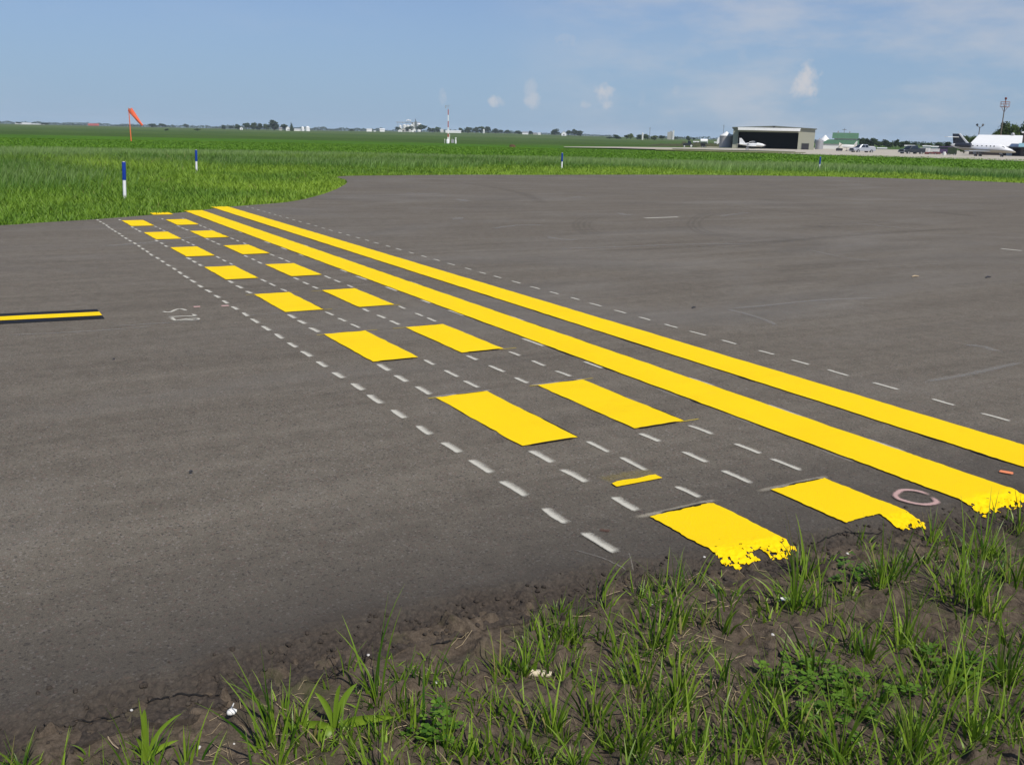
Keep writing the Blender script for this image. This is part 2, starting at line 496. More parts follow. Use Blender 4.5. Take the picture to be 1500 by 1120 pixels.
def wmath(op, a, b=0.0, clamp=False):
    t = nn.new('ShaderNodeMath'); t.operation = op; t.use_clamp = clamp
    for i, q in enumerate((a, b)):
        if isinstance(q, (int, float)): t.inputs[i].default_value = q
        else: ll.new(q, t.inputs[i])
    return t.outputs[0]
tc = nn.new('ShaderNodeTexCoord')
def wnoise(scale, detail, rough, sc=(1, 1, 1), loc=(0, 0, 0)):
    mp = nn.new('ShaderNodeMapping'); mp.inputs['Scale'].default_value = sc; mp.inputs['Location'].default_value = loc
    ll.new(tc.outputs['Generated'], mp.inputs['Vector'])
    t = nn.new('ShaderNodeTexNoise'); t.inputs['Scale'].default_value = scale; t.inputs['Detail'].default_value = detail
    t.inputs['Roughness'].default_value = rough; ll.new(mp.outputs[0], t.inputs['Vector']); return t.outputs['Fac']
def wmap(v, a, b, c=0, d=1):
    t = nn.new('ShaderNodeMapRange'); t.clamp = True; t.interpolation_type = 'SMOOTHSTEP'
    ll.new(v, t.inputs[0]); t.inputs[1].default_value = a; t.inputs[2].default_value = b
    t.inputs[3].default_value = c; t.inputs[4].default_value = d; return t.outputs[0]
def sky_dir(px, py):
    d = RV * (px - 750) + UV_ * (560 - py) + fw * FPX
    return d / np.linalg.norm(d)
edge_n = wnoise(38, 6, .62); edge_s = wnoise(95, 4, .6)
total = None
# small cumulus far away, each in its own compass direction (width, height in radians, strength)
for (px, py, sx, sy, st) in [(1178, 120, .017, .020, 1.0), (1142, 130, .009, .008, .45), (884, 142, .013, .013, .85), (858, 153, .007, .005, .5),
                             (729, 149, .009, .006, .8), (781, 149, .009, .009, .6), (778, 130, .008, .012, .4), (648, 143, .005, .010, .55),
                             (1057, 140, .011, .007, .5), (998, 140, .013, .016, .35), (985, 98, .022, .012, .22), (940, 145, .006, .010, .25),
                             (838, 62, .024, .008, .42), (1190, 150, .014, .006, .3), (1095, 85, .014, .010, .18)]:
    d = sky_dir(px, py); side = np.cross(d, (0, 0, 1)); side /= np.linalg.norm(side); up = np.cross(side, d)
    def dotv(v):
        t = nn.new('ShaderNodeVectorMath'); t.operation = 'DOT_PRODUCT'; ll.new(tc.outputs['Generated'], t.inputs[0])
        t.inputs[1].default_value = tuple(map(float, v)); return t.outputs['Value']
    a = wmath('DIVIDE', dotv(side), sx); b = wmath('DIVIDE', dotv(up), sy)
    q = wmath('ADD', wmath('MULTIPLY', a, a), wmath('MULTIPLY', b, b))
    front = wmath('GREATER_THAN', dotv(d), 0.0)
    qq = wmath('SUBTRACT', wmath('MULTIPLY', wmath('ADD', wmath('SUBTRACT', edge_n, .5), wmath('MULTIPLY', wmath('SUBTRACT', edge_s, .5), .6)), 4.2), q)
    m = wmath('MULTIPLY', wmath('MULTIPLY', wmap(qq, -1.15, .55), front), st)
    total = m if total is None else wmath('MAXIMUM', total, m)
# thin high veil, thickest in the upper right of the view
dv = sky_dir(1270, 15)
def dot2(v):
    t = nn.new('ShaderNodeVectorMath'); t.operation = 'DOT_PRODUCT'; ll.new(tc.outputs['Generated'], t.inputs[0])
    t.inputs[1].default_value = tuple(map(float, v)); return t.outputs['Value']
veil = wmath('MULTIPLY', wmap(wnoise(7, 7, .6, (1, 1, 3.2), (3, 1, 0)), .36, .72), wmap(dot2(dv), .93, .998))
veil2 = wmath('MULTIPLY', wmap(wnoise(3.2, 6, .6, (1, 1, 3), (8, 4, 2)), .46, .75), .14)
cl = wmath('MAXIMUM', wmath('MULTIPLY', total, .95), wmath('MULTIPLY', veil, .55))
cl = wmath('MAXIMUM', cl, veil2)
hsv = nn.new('ShaderNodeHueSaturation'); hsv.inputs['Saturation'].default_value = .92; hsv.inputs['Value'].default_value = 1.0
ll.new(sky.outputs[0], hsv.inputs['Color'])
mx = nn.new('ShaderNodeMix'); mx.data_type = 'RGBA'
tn = nn.new('ShaderNodeMix'); tn.data_type = 'RGBA'; tn.blend_type = 'MULTIPLY'; tn.inputs[0].default_value = 1.0
ll.new(hsv.outputs[0], tn.inputs[6]); tn.inputs[7].default_value = (.88, .88, 1.05, 1)
hz_ = nn.new('ShaderNodeMix'); hz_.data_type = 'RGBA'; spx = nn.new('ShaderNodeSeparateXYZ'); ll.new(tc.outputs['Generated'], spx.inputs[0])
ll.new(wmap(spx.outputs[2], .22, .0, .15, .80), hz_.inputs[0]); ll.new(tn.outputs[2], hz_.inputs[6]); hz_.inputs[7].default_value = (2.95, 4.55, 6.45, 1)
ll.new(cl, mx.inputs[0]); ll.new(hz_.outputs[2], mx.inputs[6]); mx.inputs[7].default_value = (6.3, 6.4, 6.8, 1)
ll.new(mx.outputs[2], bg.inputs['Color'])

sd = bpy.data.lights.new('sun', 'SUN'); sd.energy = 4.3; sd.angle = math.radians(.53); sd.color = (1.0, .95, .87)
so = bpy.data.objects.new('sun', sd); COL.objects.link(so)
sv = Vector((math.cos(SUN_AZ) * math.cos(SUN_EL), math.sin(SUN_AZ) * math.cos(SUN_EL), math.sin(SUN_EL)))
so.rotation_euler = sv.to_track_quat('Z', 'Y').to_euler(); so.location = (TX - 5, TY, 20)

cd = bpy.data.cameras.new('camera'); co = bpy.data.objects.new('camera', cd); COL.objects.link(co)
cd.sensor_fit = 'HORIZONTAL'; cd.sensor_width = 36; cd.lens = 36 * FPX / 1500; cd.clip_start = .05; cd.clip_end = 20000
mw = Matrix(((RV[0], UV_[0], -fw[0], TX), (RV[1], UV_[1], -fw[1], TY), (RV[2], UV_[2], -fw[2], CH), (0, 0, 0, 1)))
co.matrix_world = mw; scene.camera = co
vs = scene.view_settings; vs.view_transform = 'Standard'; vs.look = 'None'; vs.gamma = 1; vs.exposure = 0; vs.use_curve_mapping = False
scene.cycles.max_bounces = 6; scene.cycles.transparent_max_bounces = 24; scene.cycles.volume_bounces = 0
scene.cycles.use_denoising = True

# ------------------------------------------------------------------ ground sheet (out to the horizon)
rr = np.concatenate([np.linspace(0, 44, 45), np.geomspace(45, 3500, 90)])
aa = np.concatenate([np.linspace(-.75, .75, 181), np.linspace(.75, 2 * PI - .75, 60)[1:-1]]) + PSI
na = len(aa)
Rg, Ag = np.meshgrid(rr, aa, indexing='ij')
Xg = TX + Rg * np.cos(Ag); Yg = TY + Rg * np.sin(Ag); Zg = hz(Xg, Yg)
Zg = Zg - .13 * smooth(1.7, 1.2, Xg) * smooth(16, 11, Rg)
Zg += (fbm(Xg * .02, Yg * .02, 3, 5) - .5) * .5 * smooth(60, 160, Rg) * smooth(1200, 400, Rg)
F = grid_faces(len(rr), na)
wrap = np.arange(len(rr) - 1) * na
F = np.concatenate([F, np.stack([wrap + na - 1, wrap + 2 * na - 1, wrap + na, wrap], -1)])
tag(np_mesh('ground', np.stack([Xg, Yg, Zg], -1).reshape(-1, 3), F[:, ::-1], M['field'], smooth_=True), kind='structure')

# ------------------------------------------------------------------ pavement
TYK = [-40, -3, -2.0, -1.0, 0, .8, 1.4, 2.1, 2.5, 3.5, 4.3, 60]
TXK = [-3, -3.0, -1.3, -.30, .27, .38, .40, .48, .59, .56, .54, .56]
def toe(y):
    return np.interp(y, TYK, TXK) + (fbm(np.asarray(y) * 2.3, np.asarray(y) * 0 + 3.3, 3, 2) - .5) * .10 + (fbm(np.asarray(y) * 14, np.asarray(y) * 0 + 1.3, 3, 4) - .5) * .05
BANK = .11; DROP = .036
def zpav(x, y):
    d = x - toe(y)
    z = -DROP * (1 - smooth(-.04, BANK, d))
    rough = (fbm(x * 34, y * 34, 3, 21) - .5) * .016 + (vnoise(x * 95, y * 95, 31) - .5) * .012 + np.maximum(0, vnoise(x * 48, y * 48, 33) - .62) * .03
    z = z + rough * .8 * smooth(.13, .02, d)
    z = z + (fbm(x * 5, y * 5, 2, 41) - .5) * .006 * smooth(.30, .05, d)
    return z
ys = np.concatenate([np.arange(-3, -.4, .05), np.arange(-.4, 5.6, .0085), np.arange(5.6, 8, .05), np.linspace(8, 60, 60)])
ts = np.concatenate([np.arange(-.10, .36, .0085), np.linspace(.36, 1.2, 16)[1:]])
Tg, Yq = np.meshgrid(ts, ys, indexing='ij')
Xq = Tg + toe(Yq); Zq = zpav(Xq, Yq); Zq[-1] = 0
Zq[0] -= .06
Vp = np.stack([Xq, Yq, Zq], -1).reshape(-1, 3); Fp = grid_faces(len(ts), len(ys))
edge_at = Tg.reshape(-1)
OUTLINE = [(13.2, 60), (13.2, 8), (13.25, 5), (13.45, 3.76), (13.73, 3.22), (14.1, 2.44), (15.1, .95), (16.06, -.03), (17.02, -1.36), (18.48, -2.4),
           (20.78, -3.67), (23.75, -5.06), (25.57, -5.67), (27.02, -5.95), (27.75, -6.5), (28.1, -7.6), (28.55, -11.6), (28.4, -14.2), (28.45, -20.6), (26.9, -26.4),
           (24.5, -29.6), (21.4, -31.6), (14, -34.5), (5, -35.5), (-6, -33), (-12, -28), (-14, -20), (-13.5, -12), (-12, -8), (-8, -5.2), (-5, -4)]
# smooth the outline with a small wobble
def densify(pts, step=.12, amp=.03):
    out = []
    for (a, b) in zip(pts[:-1], pts[1:]):
        L = math.hypot(b[0] - a[0], b[1] - a[1]); n = max(1, int(L / step)) if L < 12 else max(1, int(L / .4))
        for i in range(n): out.append((a[0] + (b[0] - a[0]) * i / n, a[1] + (b[1] - a[1]) * i / n))
    out.append(pts[-1]); q = np.array(out)
    q[:, 0] += (fbm(q[:, 1] * 1.7, q[:, 0] * 1.7, 3, 8) - .5) * 2 * amp
    return q
# Catmull-Rom smoothing of the flare
def catmull(pts, n=5):
    P = np.array(pts, float); out = []
    for i in range(len(P) - 1):
        p0 = P[max(i - 1, 0)]; p1 = P[i]; p2 = P[i + 1]; p3 = P[min(i + 2, len(P) - 1)]
        for k in range(n):
            t = k / n
            out.append(.5 * ((2 * p1) + (-p0 + p2) * t + (2 * p0 - 5 * p1 + 4 * p2 - p3) * t * t + (-p0 + 3 * p1 - 3 * p2 + p3) * t ** 3))
    out.append(P[-1]); return [tuple(p) for p in out]
OUT_S = [(13.2, 60)] + catmull(OUTLINE[1:], 5)
rim = densify(OUT_S)
inner = np.stack([Xq[-1], ys], -1)                     # from y=-3 up to y=60
lead = np.array([[Xq[0, 0], -3.0]])
poly = np.concatenate([rim, lead, inner])
bm = bmesh.new()
bmv = [bm.verts.new((p[0], p[1], 0)) for p in poly]
bf = bm.faces.new(bmv); bmesh.ops.triangulate(bm, faces=[bf]); bm.verts.index_update()
tri = np.array([[v.index for v in f.verts] for f in bm.faces]); Vt = np.array([v.co[:] for v in bm.verts]); bm.free()
# outward skirt below the rim
nR = len(rim)
sk = np.concatenate([rim, rim]); skz = np.concatenate([np.zeros(nR), np.full(nR, -.12)])
cen = np.array([10, -8])
Vs = np.column_stack([sk, skz])
i = np.arange(nR - 1); Fs = np.stack([i, i + 1, i + 1 + nR, i + nR], -1)
allV = np.concatenate([Vp, Vt, Vs]); off1 = len(Vp); off2 = off1 + len(Vt)
quads = np.concatenate([Fp[:, ::-1], Fs + off2])
tris = tri + off1
me = bpy.data.meshes.new('pavement'); fl = [tuple(q) for q in quads] + [tuple(q) for q in tris]
me.from_pydata(allV.tolist(), [], fl)
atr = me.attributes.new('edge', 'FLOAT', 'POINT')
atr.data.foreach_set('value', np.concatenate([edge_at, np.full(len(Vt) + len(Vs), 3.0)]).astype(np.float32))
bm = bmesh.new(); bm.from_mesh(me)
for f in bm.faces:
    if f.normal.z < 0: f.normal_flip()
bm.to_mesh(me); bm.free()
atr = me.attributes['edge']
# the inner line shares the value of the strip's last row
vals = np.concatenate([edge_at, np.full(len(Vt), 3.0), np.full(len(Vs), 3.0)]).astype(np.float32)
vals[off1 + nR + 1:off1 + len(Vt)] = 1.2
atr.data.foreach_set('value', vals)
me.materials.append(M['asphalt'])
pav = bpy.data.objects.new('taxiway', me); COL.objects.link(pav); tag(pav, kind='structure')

# ------------------------------------------------------------------ markings
S = .3048
def bar(name, x0, x1, y0, y1, mat, dz=.006, step=None, drop=None, parent=None, amp=.006, seed=0):
    """painted bar lying on the pavement, edges slightly uneven"""
    near = x0 < 1.0
    xa = np.arange(x0, min(x1, 1.05), .004) if near else np.array([])
    far_s = step or max(.05, (x1 - max(x0, 1.05)) / 260)
    xb = np.arange(max(x0, 1.05) if near else x0, x1 + far_s * .5, far_s) if x1 > 1.05 else np.array([x1])
    xs = np.unique(np.concatenate([xa, xb, [x1]]))
    xs = xs[xs <= x1 + 1e-6]
    n = max(8, int(abs(y1 - y0) / (.005 if near else .03)))
    tt = np.linspace(0, 1, n)
    Xb, Tb = np.meshgrid(xs, tt, indexing='ij')
    e0 = (fbm(Xb * 9, Xb * 0 + seed, 4, 3) - .5) * 2 * amp + (vnoise(Xb * 60, Xb * 0 + seed, 5) - .5) * amp * .9
    e1 = (fbm(Xb * 9, Xb * 0 + seed + 7, 4, 3) - .5) * 2 * amp + (vnoise(Xb * 60, Xb * 0 + seed + 3, 6) - .5) * amp * .9
    Yb = (y0 + e0) * (1 - Tb) + (y1 + e1) * Tb
    # ragged short ends
    k = np.zeros_like(Xb); k[-1] = (fbm(Yb[-1] * 30, Yb[-1] * 0 + seed, 3, 9) - .5) * .022
    Xb = Xb + k
    zz = zpav(Xb, Yb) if near else np.zeros_like(Xb)
    Vb = np.stack([Xb, Yb, zz + dz], -1).reshape(-1, 3)
    Fb = grid_faces(len(xs), n)
    if near:
        c = Vb[Fb].mean(1); d = c[:, 0] - toe(c[:, 1])
        nz = fbm(c[:, 0] * 105, c[:, 1] * 105, 2, 77) * .6 + fbm(c[:, 0] * 40, c[:, 1] * 40, 2, 76) * .4; n2 = fbm(c[:, 0] * 7, c[:, 1] * 7, 2, 78)
        keep = nz > .22 + .17 * smooth(.07, .0, d) - .1 * (n2 - .5)
        keep |= d > .10
        keep &= d > .008 + .05 * (fbm(c[:, 0] * 45, c[:, 1] * 45, 2, 79) - .5) + .03 * (n2 - .5)
        if drop is not None: keep &= ~drop(c[:, 0], c[:, 1])
        Fb = Fb[keep]
    return np_mesh(name, Vb, Fb, mat, smooth_=True, parent=parent)

ORD = ['first', 'second', 'third', 'fourth', 'fifth', 'sixth', 'seventh', 'eighth']
def ribbon(name, pts, width, mat, z=.003, parent=None, sub=4):
    """strip along a line of ground points, uv: u along, v across"""
    P = np.array([(p[0], p[1]) for p in pts], float)
    if P[:, 0].min() < 1.0: sub = 14
    if len(P) > 2: P = np.array(catmull(P, sub))
    seg = np.r_[0, np.cumsum(np.hypot(*np.diff(P, axis=0).T))]
    T = np.gradient(P, axis=0); T /= np.linalg.norm(T, axis=1)[:, None]
    N = np.stack([-T[:, 1], T[:, 0]], -1)
    wv = np.interp(np.linspace(0, 1, len(P)), np.linspace(0, 1, len(width)), width) if isinstance(width, (list, tuple)) else np.full(len(P), width)
    L = P + N * wv[:, None] / 2; R_ = P - N * wv[:, None] / 2
    V = np.concatenate([L, R_]); zz = np.full(len(V), z)
    nearv = V[:, 0] < 1.0
    if nearv.any(): zz[nearv] += zpav(V[nearv, 0], V[nearv, 1]) + .003 * smooth(.95, .75, V[nearv, 0])
    V = np.column_stack([V, zz]); n = len(P); i = np.arange(n - 1)
    Fq = np.stack([i + n, i + n + 1, i + 1, i], -1)
    u = seg / seg[-1]; uv = np.concatenate([np.stack([u, np.zeros(n)], -1), np.stack([u, np.ones(n)], -1)])
    return np_mesh(name, V, Fq, mat, uv=uv, parent=parent)

def dark_edges(parent, x0, x1, yy, seed):
    """ragged black slivers showing here and there along an edge of the paint"""
    rs = random.Random(seed); x = x0
    while x < x1:
        L = rs.uniform(.08, .5) * (1 if x < 6 else 2)
        if rs.random() < .5 and x + L < x1 + .05:
            n = max(4, int(L / .03)); xs = np.linspace(x, min(x + L, x1), n)
            wd = (.003 + .010 * fbm(xs * 12, xs * 0 + seed, 3, 12)) * np.sin(np.linspace(0.05, PI - .05, n)) ** .5
            off = (fbm(xs * 9, xs * 0 + seed + 2, 2, 14) - .5) * .008
            V = []
            for q, ww, of in zip(xs, wd, off):
                zz = float(zpav(np.array(q), np.array(yy))) if q < 1 else 0
                V += [(q, yy + of - ww, .0045 + zz), (q, yy + of + ww, .0045 + zz)]
            np_mesh('dark_edge', np.array(V), np.array([(2 * j, 2 * j + 2, 2 * j + 3, 2 * j + 1) for j in range(n - 1)]), M['blackpaint'], parent=parent)
        x += L + rs.uniform(.03, .3) * (1 if x < 6 else 2.5)

A = bar('solid_line', .30, 16.1, 0, S, M['yellow'], seed=1); tag(A, 'unbroken yellow bar nearest the open apron', 'painted line', 'solid yellow holding lines')
dark_edges(A, .7, 15, S + .002, 4)
B = bar('solid_line', .30, 15.35, 2 * S, 3 * S, M['yellow'], seed=2); tag(B, 'unbroken yellow bar beside the dashed rows', 'painted line', 'solid yellow holding lines')
dark_edges(B, .7, 15, 3 * S + .002, 5); dark_edges(B, 1.5, 15, 2 * S - .002, 6)
ends = {4: 15.5, 6: 13.8}
for v, nm in ((4, 'inner'), (6, 'outer')):
    for k in range(1, 9 if v == 6 else 10):
        x0 = (k - 1) * 6 * S; x1 = x0 + 3 * S
        if k == 9: x1 = x0 + .42
        jy = random.uniform(-.012, .012); jx = random.uniform(-.008, .008)
        drop = None
        if k == 1:
            x0 = .30
            if v == 4: drop = lambda a, b: (b > 1.335 + .03 * (fbm(a * 9, b * 9, 2, 3) - .5)) & (a < .53 + .05 * (fbm(b * 12, a * 0, 2, 6) - .5))
            else: drop = lambda a, b: (np.abs(b - 1.97) < .018 + .05 * (vnoise(a * 30, b * 30, 3) - .5)) & (a < toe(b) + .045)
        o = bar('dash', x0 + (jx if k > 1 else 0), x1 + jx, v * S + jy, (v + 1) * S + jy, M['yellow'], drop=drop, seed=10 + k + v)
        rowtxt = 'inner row by the bars' if v == 4 else 'outer row'
        od = 'ninth' if k == 9 else ORD[k - 1]
        tag(o, f'yellow dash, {od} from the muddy edge in the {rowtxt}', 'painted dash', f'yellow dashes of the {nm} row')
        if k > 1: dark_edges(o, x0 + jx, x1 + jx, v * S + jy - .003, 40 + k * 3 + v)
        if 1 < k < 6:
            for yy_ in (v * S + jy, (v + 1) * S + jy):
                for q_ in (.12, .42, .72):
                    if random.random() < .6: ribbon('spray_edge', [(x0 + q_ + random.uniform(-.05, .05), yy_ - .012), (x0 + q_ + .16, yy_ - .012)], .055, M['chalk_faint'], .0034, o)
        if k in (1, 2, 3, 4):   # cross edge lines: a thin dark trace and white spray along the short ends
            xe = x1 + jx + .004
            yy = np.linspace(v * S - .05, (v + 1) * S + (.04 if k > 1 else .07), 7)
            ribbon('spray_edge', [(xe + .012 + random.uniform(-.004, .004), q) for q in yy], .045 if k > 1 else .05, M['chalk_faint'] if k > 2 else M['tanspray'], .0035, o)
            ribbon('dark_edge', [(xe + random.uniform(-.003, .003), q) for q in np.linspace(v * S + .02, v * S + random.uniform(.15, .28), 5)], .012, M['crack'], .0075, o)
        if k in (2, 3, 4):
            for xe_, yy_, ln in ((x1 + jx + .004, v * S + jy, -1), (x0 + jx - .004, v * S + jy, -1), (x1 + jx, (v + 1) * S + jy, 1)):
                if random.random() < .75: ribbon('overspray', [(xe_ + random.uniform(-.01, .01), yy_ - ln * .04), (xe_ + random.uniform(-.01, .01), yy_ + ln * random.uniform(.04, .11))], .014, M['yellowspray'], .004, o)
        if k in (2, 3):
            xe = x0 + jx - .004
            ribbon('dark_edge', [(xe + random.uniform(-.003, .003), q) for q in np.linspace(v * S + .03, v * S + .28, 6)], .014, M['crack'], .0075, o)

# white spray-painted guide dashes, one row along each layout line
def chalk(x, y, L, wd, row, bold=True):
    y2 = y + random.uniform(-.006, .006)
    o = ribbon('guide_dash', [(x - .01, y2), (x + L * .5, y2 + random.uniform(-.003, .003)), (x + L + .01, y2 + random.uniform(-.008, .008))], wd * 1.05, M['chalk'] if bold else M['chalk_faint'], .003, None, 3)
    tag(o, row, 'guide dash', 'white guide dashes'); return o
x = .70
while x < 14.0:
    chalk(x, 8 * S - .005, .17 + random.uniform(-.02, .03), .055 if x < 4 else .05, 'white sprayed dash in the lone row left of all the yellow'); x += .295 if x < 4 else .30
x = 1.1
while x < 16.0:
    chalk(x, -.33, .16 + random.uniform(-.02, .03), .042, 'thin white dash in the row on the apron side of the yellow bars'); x += .33 + random.uniform(-.02, .05)
for yv, lab, wd in ((7 * S, 'white dash at the outer edge of the outer yellow dashes', .055), (6 * S, 'white dash along the inner edge of the outer yellow dashes', .042),
                (5 * S, 'white dash along the outer edge of the inner yellow dashes', .046), (4 * S, 'white dash between the inner dashes and the solid bar', .042)):
    for k in range(1, 9):
        xb = (k - 1) * 6 * S + 3 * S
        for j in range(3):
            xx = xb + .09 + j * .295 + random.uniform(-.03, .03)
            if xx < 13.8: chalk(xx, yv, .165 + random.uniform(-.03, .03), wd, lab)
for yv, lab, sg in ((3 * S, 'trace of white spray peeping out on the dashed side of the middle solid bar', 1), (2 * S, 'trace of white spray peeping out between the two solid bars', -1)):
    x = 1.0
    while x < 12:
        chalk(x, yv + sg * .012, random.uniform(.16, .3), .045, lab, random.random() < .5); x += random.uniform(.55, .75)

# taxi centre line on the left, yellow between black borders, ending in a spray of overspill
cl_ = thing('centre_line', 'yellow stripe with black borders running in from the left edge', 'painted line', (5.95, 3.40, 0))
def cl_bar(nm, x0, x1, m, z, sd):
    # runs along +y; slight slant
    n = 60; tt = np.linspace(0, 1, n); yy = tt * 14
    e0 = (fbm(yy * 6, yy * 0 + sd, 3, 2) - .5) * .012; e1 = (fbm(yy * 6, yy * 0 + sd + 4, 3, 2) - .5) * .012
    sl = yy * .145 * 0 + yy * .10
    V = np.concatenate([np.stack([x0 + e0 + sl * 1, yy, np.full(n, z)], -1), np.stack([x1 + e1 + sl * 1, yy, np.full(n, z)], -1)])
    i = np.arange(n - 1); return np_mesh(nm, V, np.stack([i, i + n, i + n + 1, i + 1], -1), m, parent=cl_)
cl_bar('black_border', .082, .21, M['blackpaint'], .004, 1); cl_bar('black_border', -.21, -.082, M['blackpaint'], .004, 2); cl_bar('yellow_stripe', -.08, .08, M['yellow'], .006, 3)
o = ribbon('stripe_end', [(-.02, .06), (0, -.02), (-.02, -.10)], .30, M['yellowspray'], .009, cl_)
o = ribbon('stripe_end', [(0.03, -.03), (.03, -.3)], .05, M['chalk'], .008, cl_)

# survey scribbles and spots of spray paint
def gp(p): q = ground_pt(p[0], p[1], 0.0); return (q[0], q[1])
def strokes(name, label, cat, lines, mat, wd):
    allp = [gp(p) for l in lines for p in l]
    root = thing(name, label, cat, (0, 0, 0))
    for l in lines:
        ribbon('stroke', [gp(p) for p in l], wd, mat, .0035, root, 5)
    return root
k = 340 / 1500
strokes('survey_scribble', 'white hand-sprayed survey scribble beyond the end of the centre line', 'survey mark',
        [[(x * k, 440 + y * k) for x, y in l] for l in
         [[(1042, 70), (1070, 78), (1110, 76), (1135, 64), (1165, 58), (1190, 64), (1206, 71)],
          [(1072, 108), (1120, 108), (1175, 105), (1215, 104), (1255, 104), (1262, 96), (1245, 90), (1225, 91)],
          [(1100, 108), (1112, 120), (1128, 131), (1165, 129), (1195, 124), (1240, 121), (1274, 119), (1272, 126), (1235, 127)],
          [(1155, 134), (1200, 128), (1268, 130)]]], M['chalk'], .045)
tag(ribbon('spray_spot', [gp((283, 450)), gp((288, 449.7)), gp((294, 449.4))], .09, M['pinkspray'], .0035), 'small pink spray spot behind the white scribble', 'survey mark')
tag(ribbon('spray_spot', [gp((323.5, 448.6)), gp((330, 448.3)), gp((336, 448))], .09, M['pinkspray'], .0035), 'small pink spray spot beside the white guide dashes', 'survey mark')
ring = [gp((1341 + 29 * math.cos(a) * (1 + .1 * math.sin(3 * a)) + 3 * math.sin(a), 730 + 10 * math.sin(a) + 4 * math.cos(a))) for a in np.linspace(-.6, 2 * PI - .5, 15)]
tag(ribbon('spray_circle', ring, .035, M['pinkspray'], .004), 'faint pink sprayed circle between the near dash and the solid bar', 'survey mark')
tag(ribbon('spray_spot', [gp((1463, 691)), gp((1473, 693)), gp((1485, 695))], .05, M['orangespray'], .0038), 'orange spray spot between the ends of the solid bars', 'survey mark')
tag(bar('test_patch', 1.215, 1.262, 1.83, 2.06, M['yellow'], seed=77, step=.006, amp=.004), 'small thin yellow patch lying between two yellow dashes', 'painted line')
tag(ribbon('spray_cloud', [(1.30, 1.80), (1.31, 1.95), (1.30, 2.08)], .17, M['yellowfaint'], .0032), 'faint yellow overspray around the small thin patch', 'survey mark')
tag(ribbon('stain', [gp((878, 777)), gp((886, 778)), gp((894, 779))], .04, M['rustspot'], .0034), kind='structure')
# hairline sprays, pale scuffs and tyre traces on the asphalt
for pts, wd, m in [([(838, 806), (880, 818), (926, 830)], .008, 'scuff'), ([(920, 810), (924, 820), (928, 829)], .009, 'chalk_faint'),
                   ([(345, 463), (420, 458), (500, 452), (600, 446)], .03, 'scuff'), ([(160, 478), (230, 474), (300, 469)], .05, 'scuff'), ([(0, 491), (60, 489), (150, 484), (230, 478)], .05, 'scuff'),
                   ([(940, 320), (970, 319), (1000, 318)], .16, 'chalk'), ([(1283, 391), (1330, 389), (1390, 386)], .07, 'chalk_faint'), ([(1462, 364), (1480, 366), (1500, 368)], .11, 'chalk'),
                   ([(1180, 365), (1225, 375), (1275, 383)], .07, 'scuff'), ([(800, 347), (825, 351), (850, 351)], .22, 'scuff'), ([(1055, 453), (1120, 448), (1200, 440), (1300, 436)], .09, 'scuff'),
                   ([(1060, 452), (1110, 465), (1140, 478)], .08, 'scuff'), ([(1410, 505), (1440, 508), (1460, 515)], .12, 'scuff'), ([(1350, 560), (1420, 548), (1500, 530)], .09, 'scuff'),
                   ([(672, 292), (680, 294), (688, 295)], .5, 'scuff'), ([(838, 288), (846, 289), (852, 290)], .5, 'scuff'), ([(905, 312), (920, 316)], .3, 'scuff'), ([(667, 322), (675, 318)], .3, 'scuff'),
                   ([(800, 365), (900, 362), (1000, 358), (1120, 357)], .16, 'scuff'), ([(1050, 318), (1090, 312), (1130, 312)], .15, 'scuff'), ([(1240, 325), (1300, 332), (1370, 338)], .15, 'scuff'),
                   ([(590, 283), (620, 284), (650, 285)], .5, 'scuff'), ([(720, 335), (760, 330), (800, 330)], .22, 'scuff'), ([(330, 340), (250, 352), (140, 362)], .18, 'scuff')]:
    tag(ribbon('pale_scuff', [gp(p) for p in pts], wd, M[m], .0028), kind='structure')
def arc(cx, cy, rx, ry, a0, a1): return [(cx + rx * math.cos(a), cy + ry * math.sin(a)) for a in np.linspace(a0, a1, 9)]
for pts, wd in [(arc(912, 330, 72, 20, 1.9, 4.3), .10), (arc(917, 330, 70, 19, 1.9, 4.3), .10), (arc(923, 330, 68, 18, 1.9, 4.3), .10), (arc(929, 330, 66, 17, 1.9, 4.3), .10), (arc(1086, 328, 78, 22, 1.8, 4.2), .10), (arc(1091, 328, 76, 21, 1.8, 4.2), .10), (arc(1097, 328, 73, 19, 1.8, 4.2), .10),
                ([(800, 368), (950, 365), (1100, 356), (1250, 345), (1400, 336), (1500, 340)], .38), ([(1050, 300), (1150, 310), (1260, 322), (1400, 334)], .3),
                ([(820, 282), (880, 283), (940, 286)], .9), ([(1170, 330), (1200, 332), (1225, 331)], .8), ([(1000, 360), (1080, 362), (1160, 352)], .3), ([(1355, 310), (1400, 314), (1440, 318)], .5),
                ([(600, 262), (680, 268), (760, 282), (800, 300)], .5)]:
    tag(ribbon('tyre_trace', [gp(p) for p in pts], wd, M['tyre'], .0024), kind='structure')
# cracks near the broken edge
for pts in [[(80, 1048), (130, 1040), (180, 1028), (230, 1010), (300, 1002), (350, 998)], [(1195, 790), (1230, 778), (1270, 776), (1300, 773)], [(440, 985), (470, 978), (500, 968), (530, 966)], [(610, 930), (650, 925), (690, 912)]]:
    tag(ribbon('crack', [(q[0], q[1]) for q in (ground_pt(*p, 0.0) for p in pts)], .006, M['crack'], .002), kind='structure')
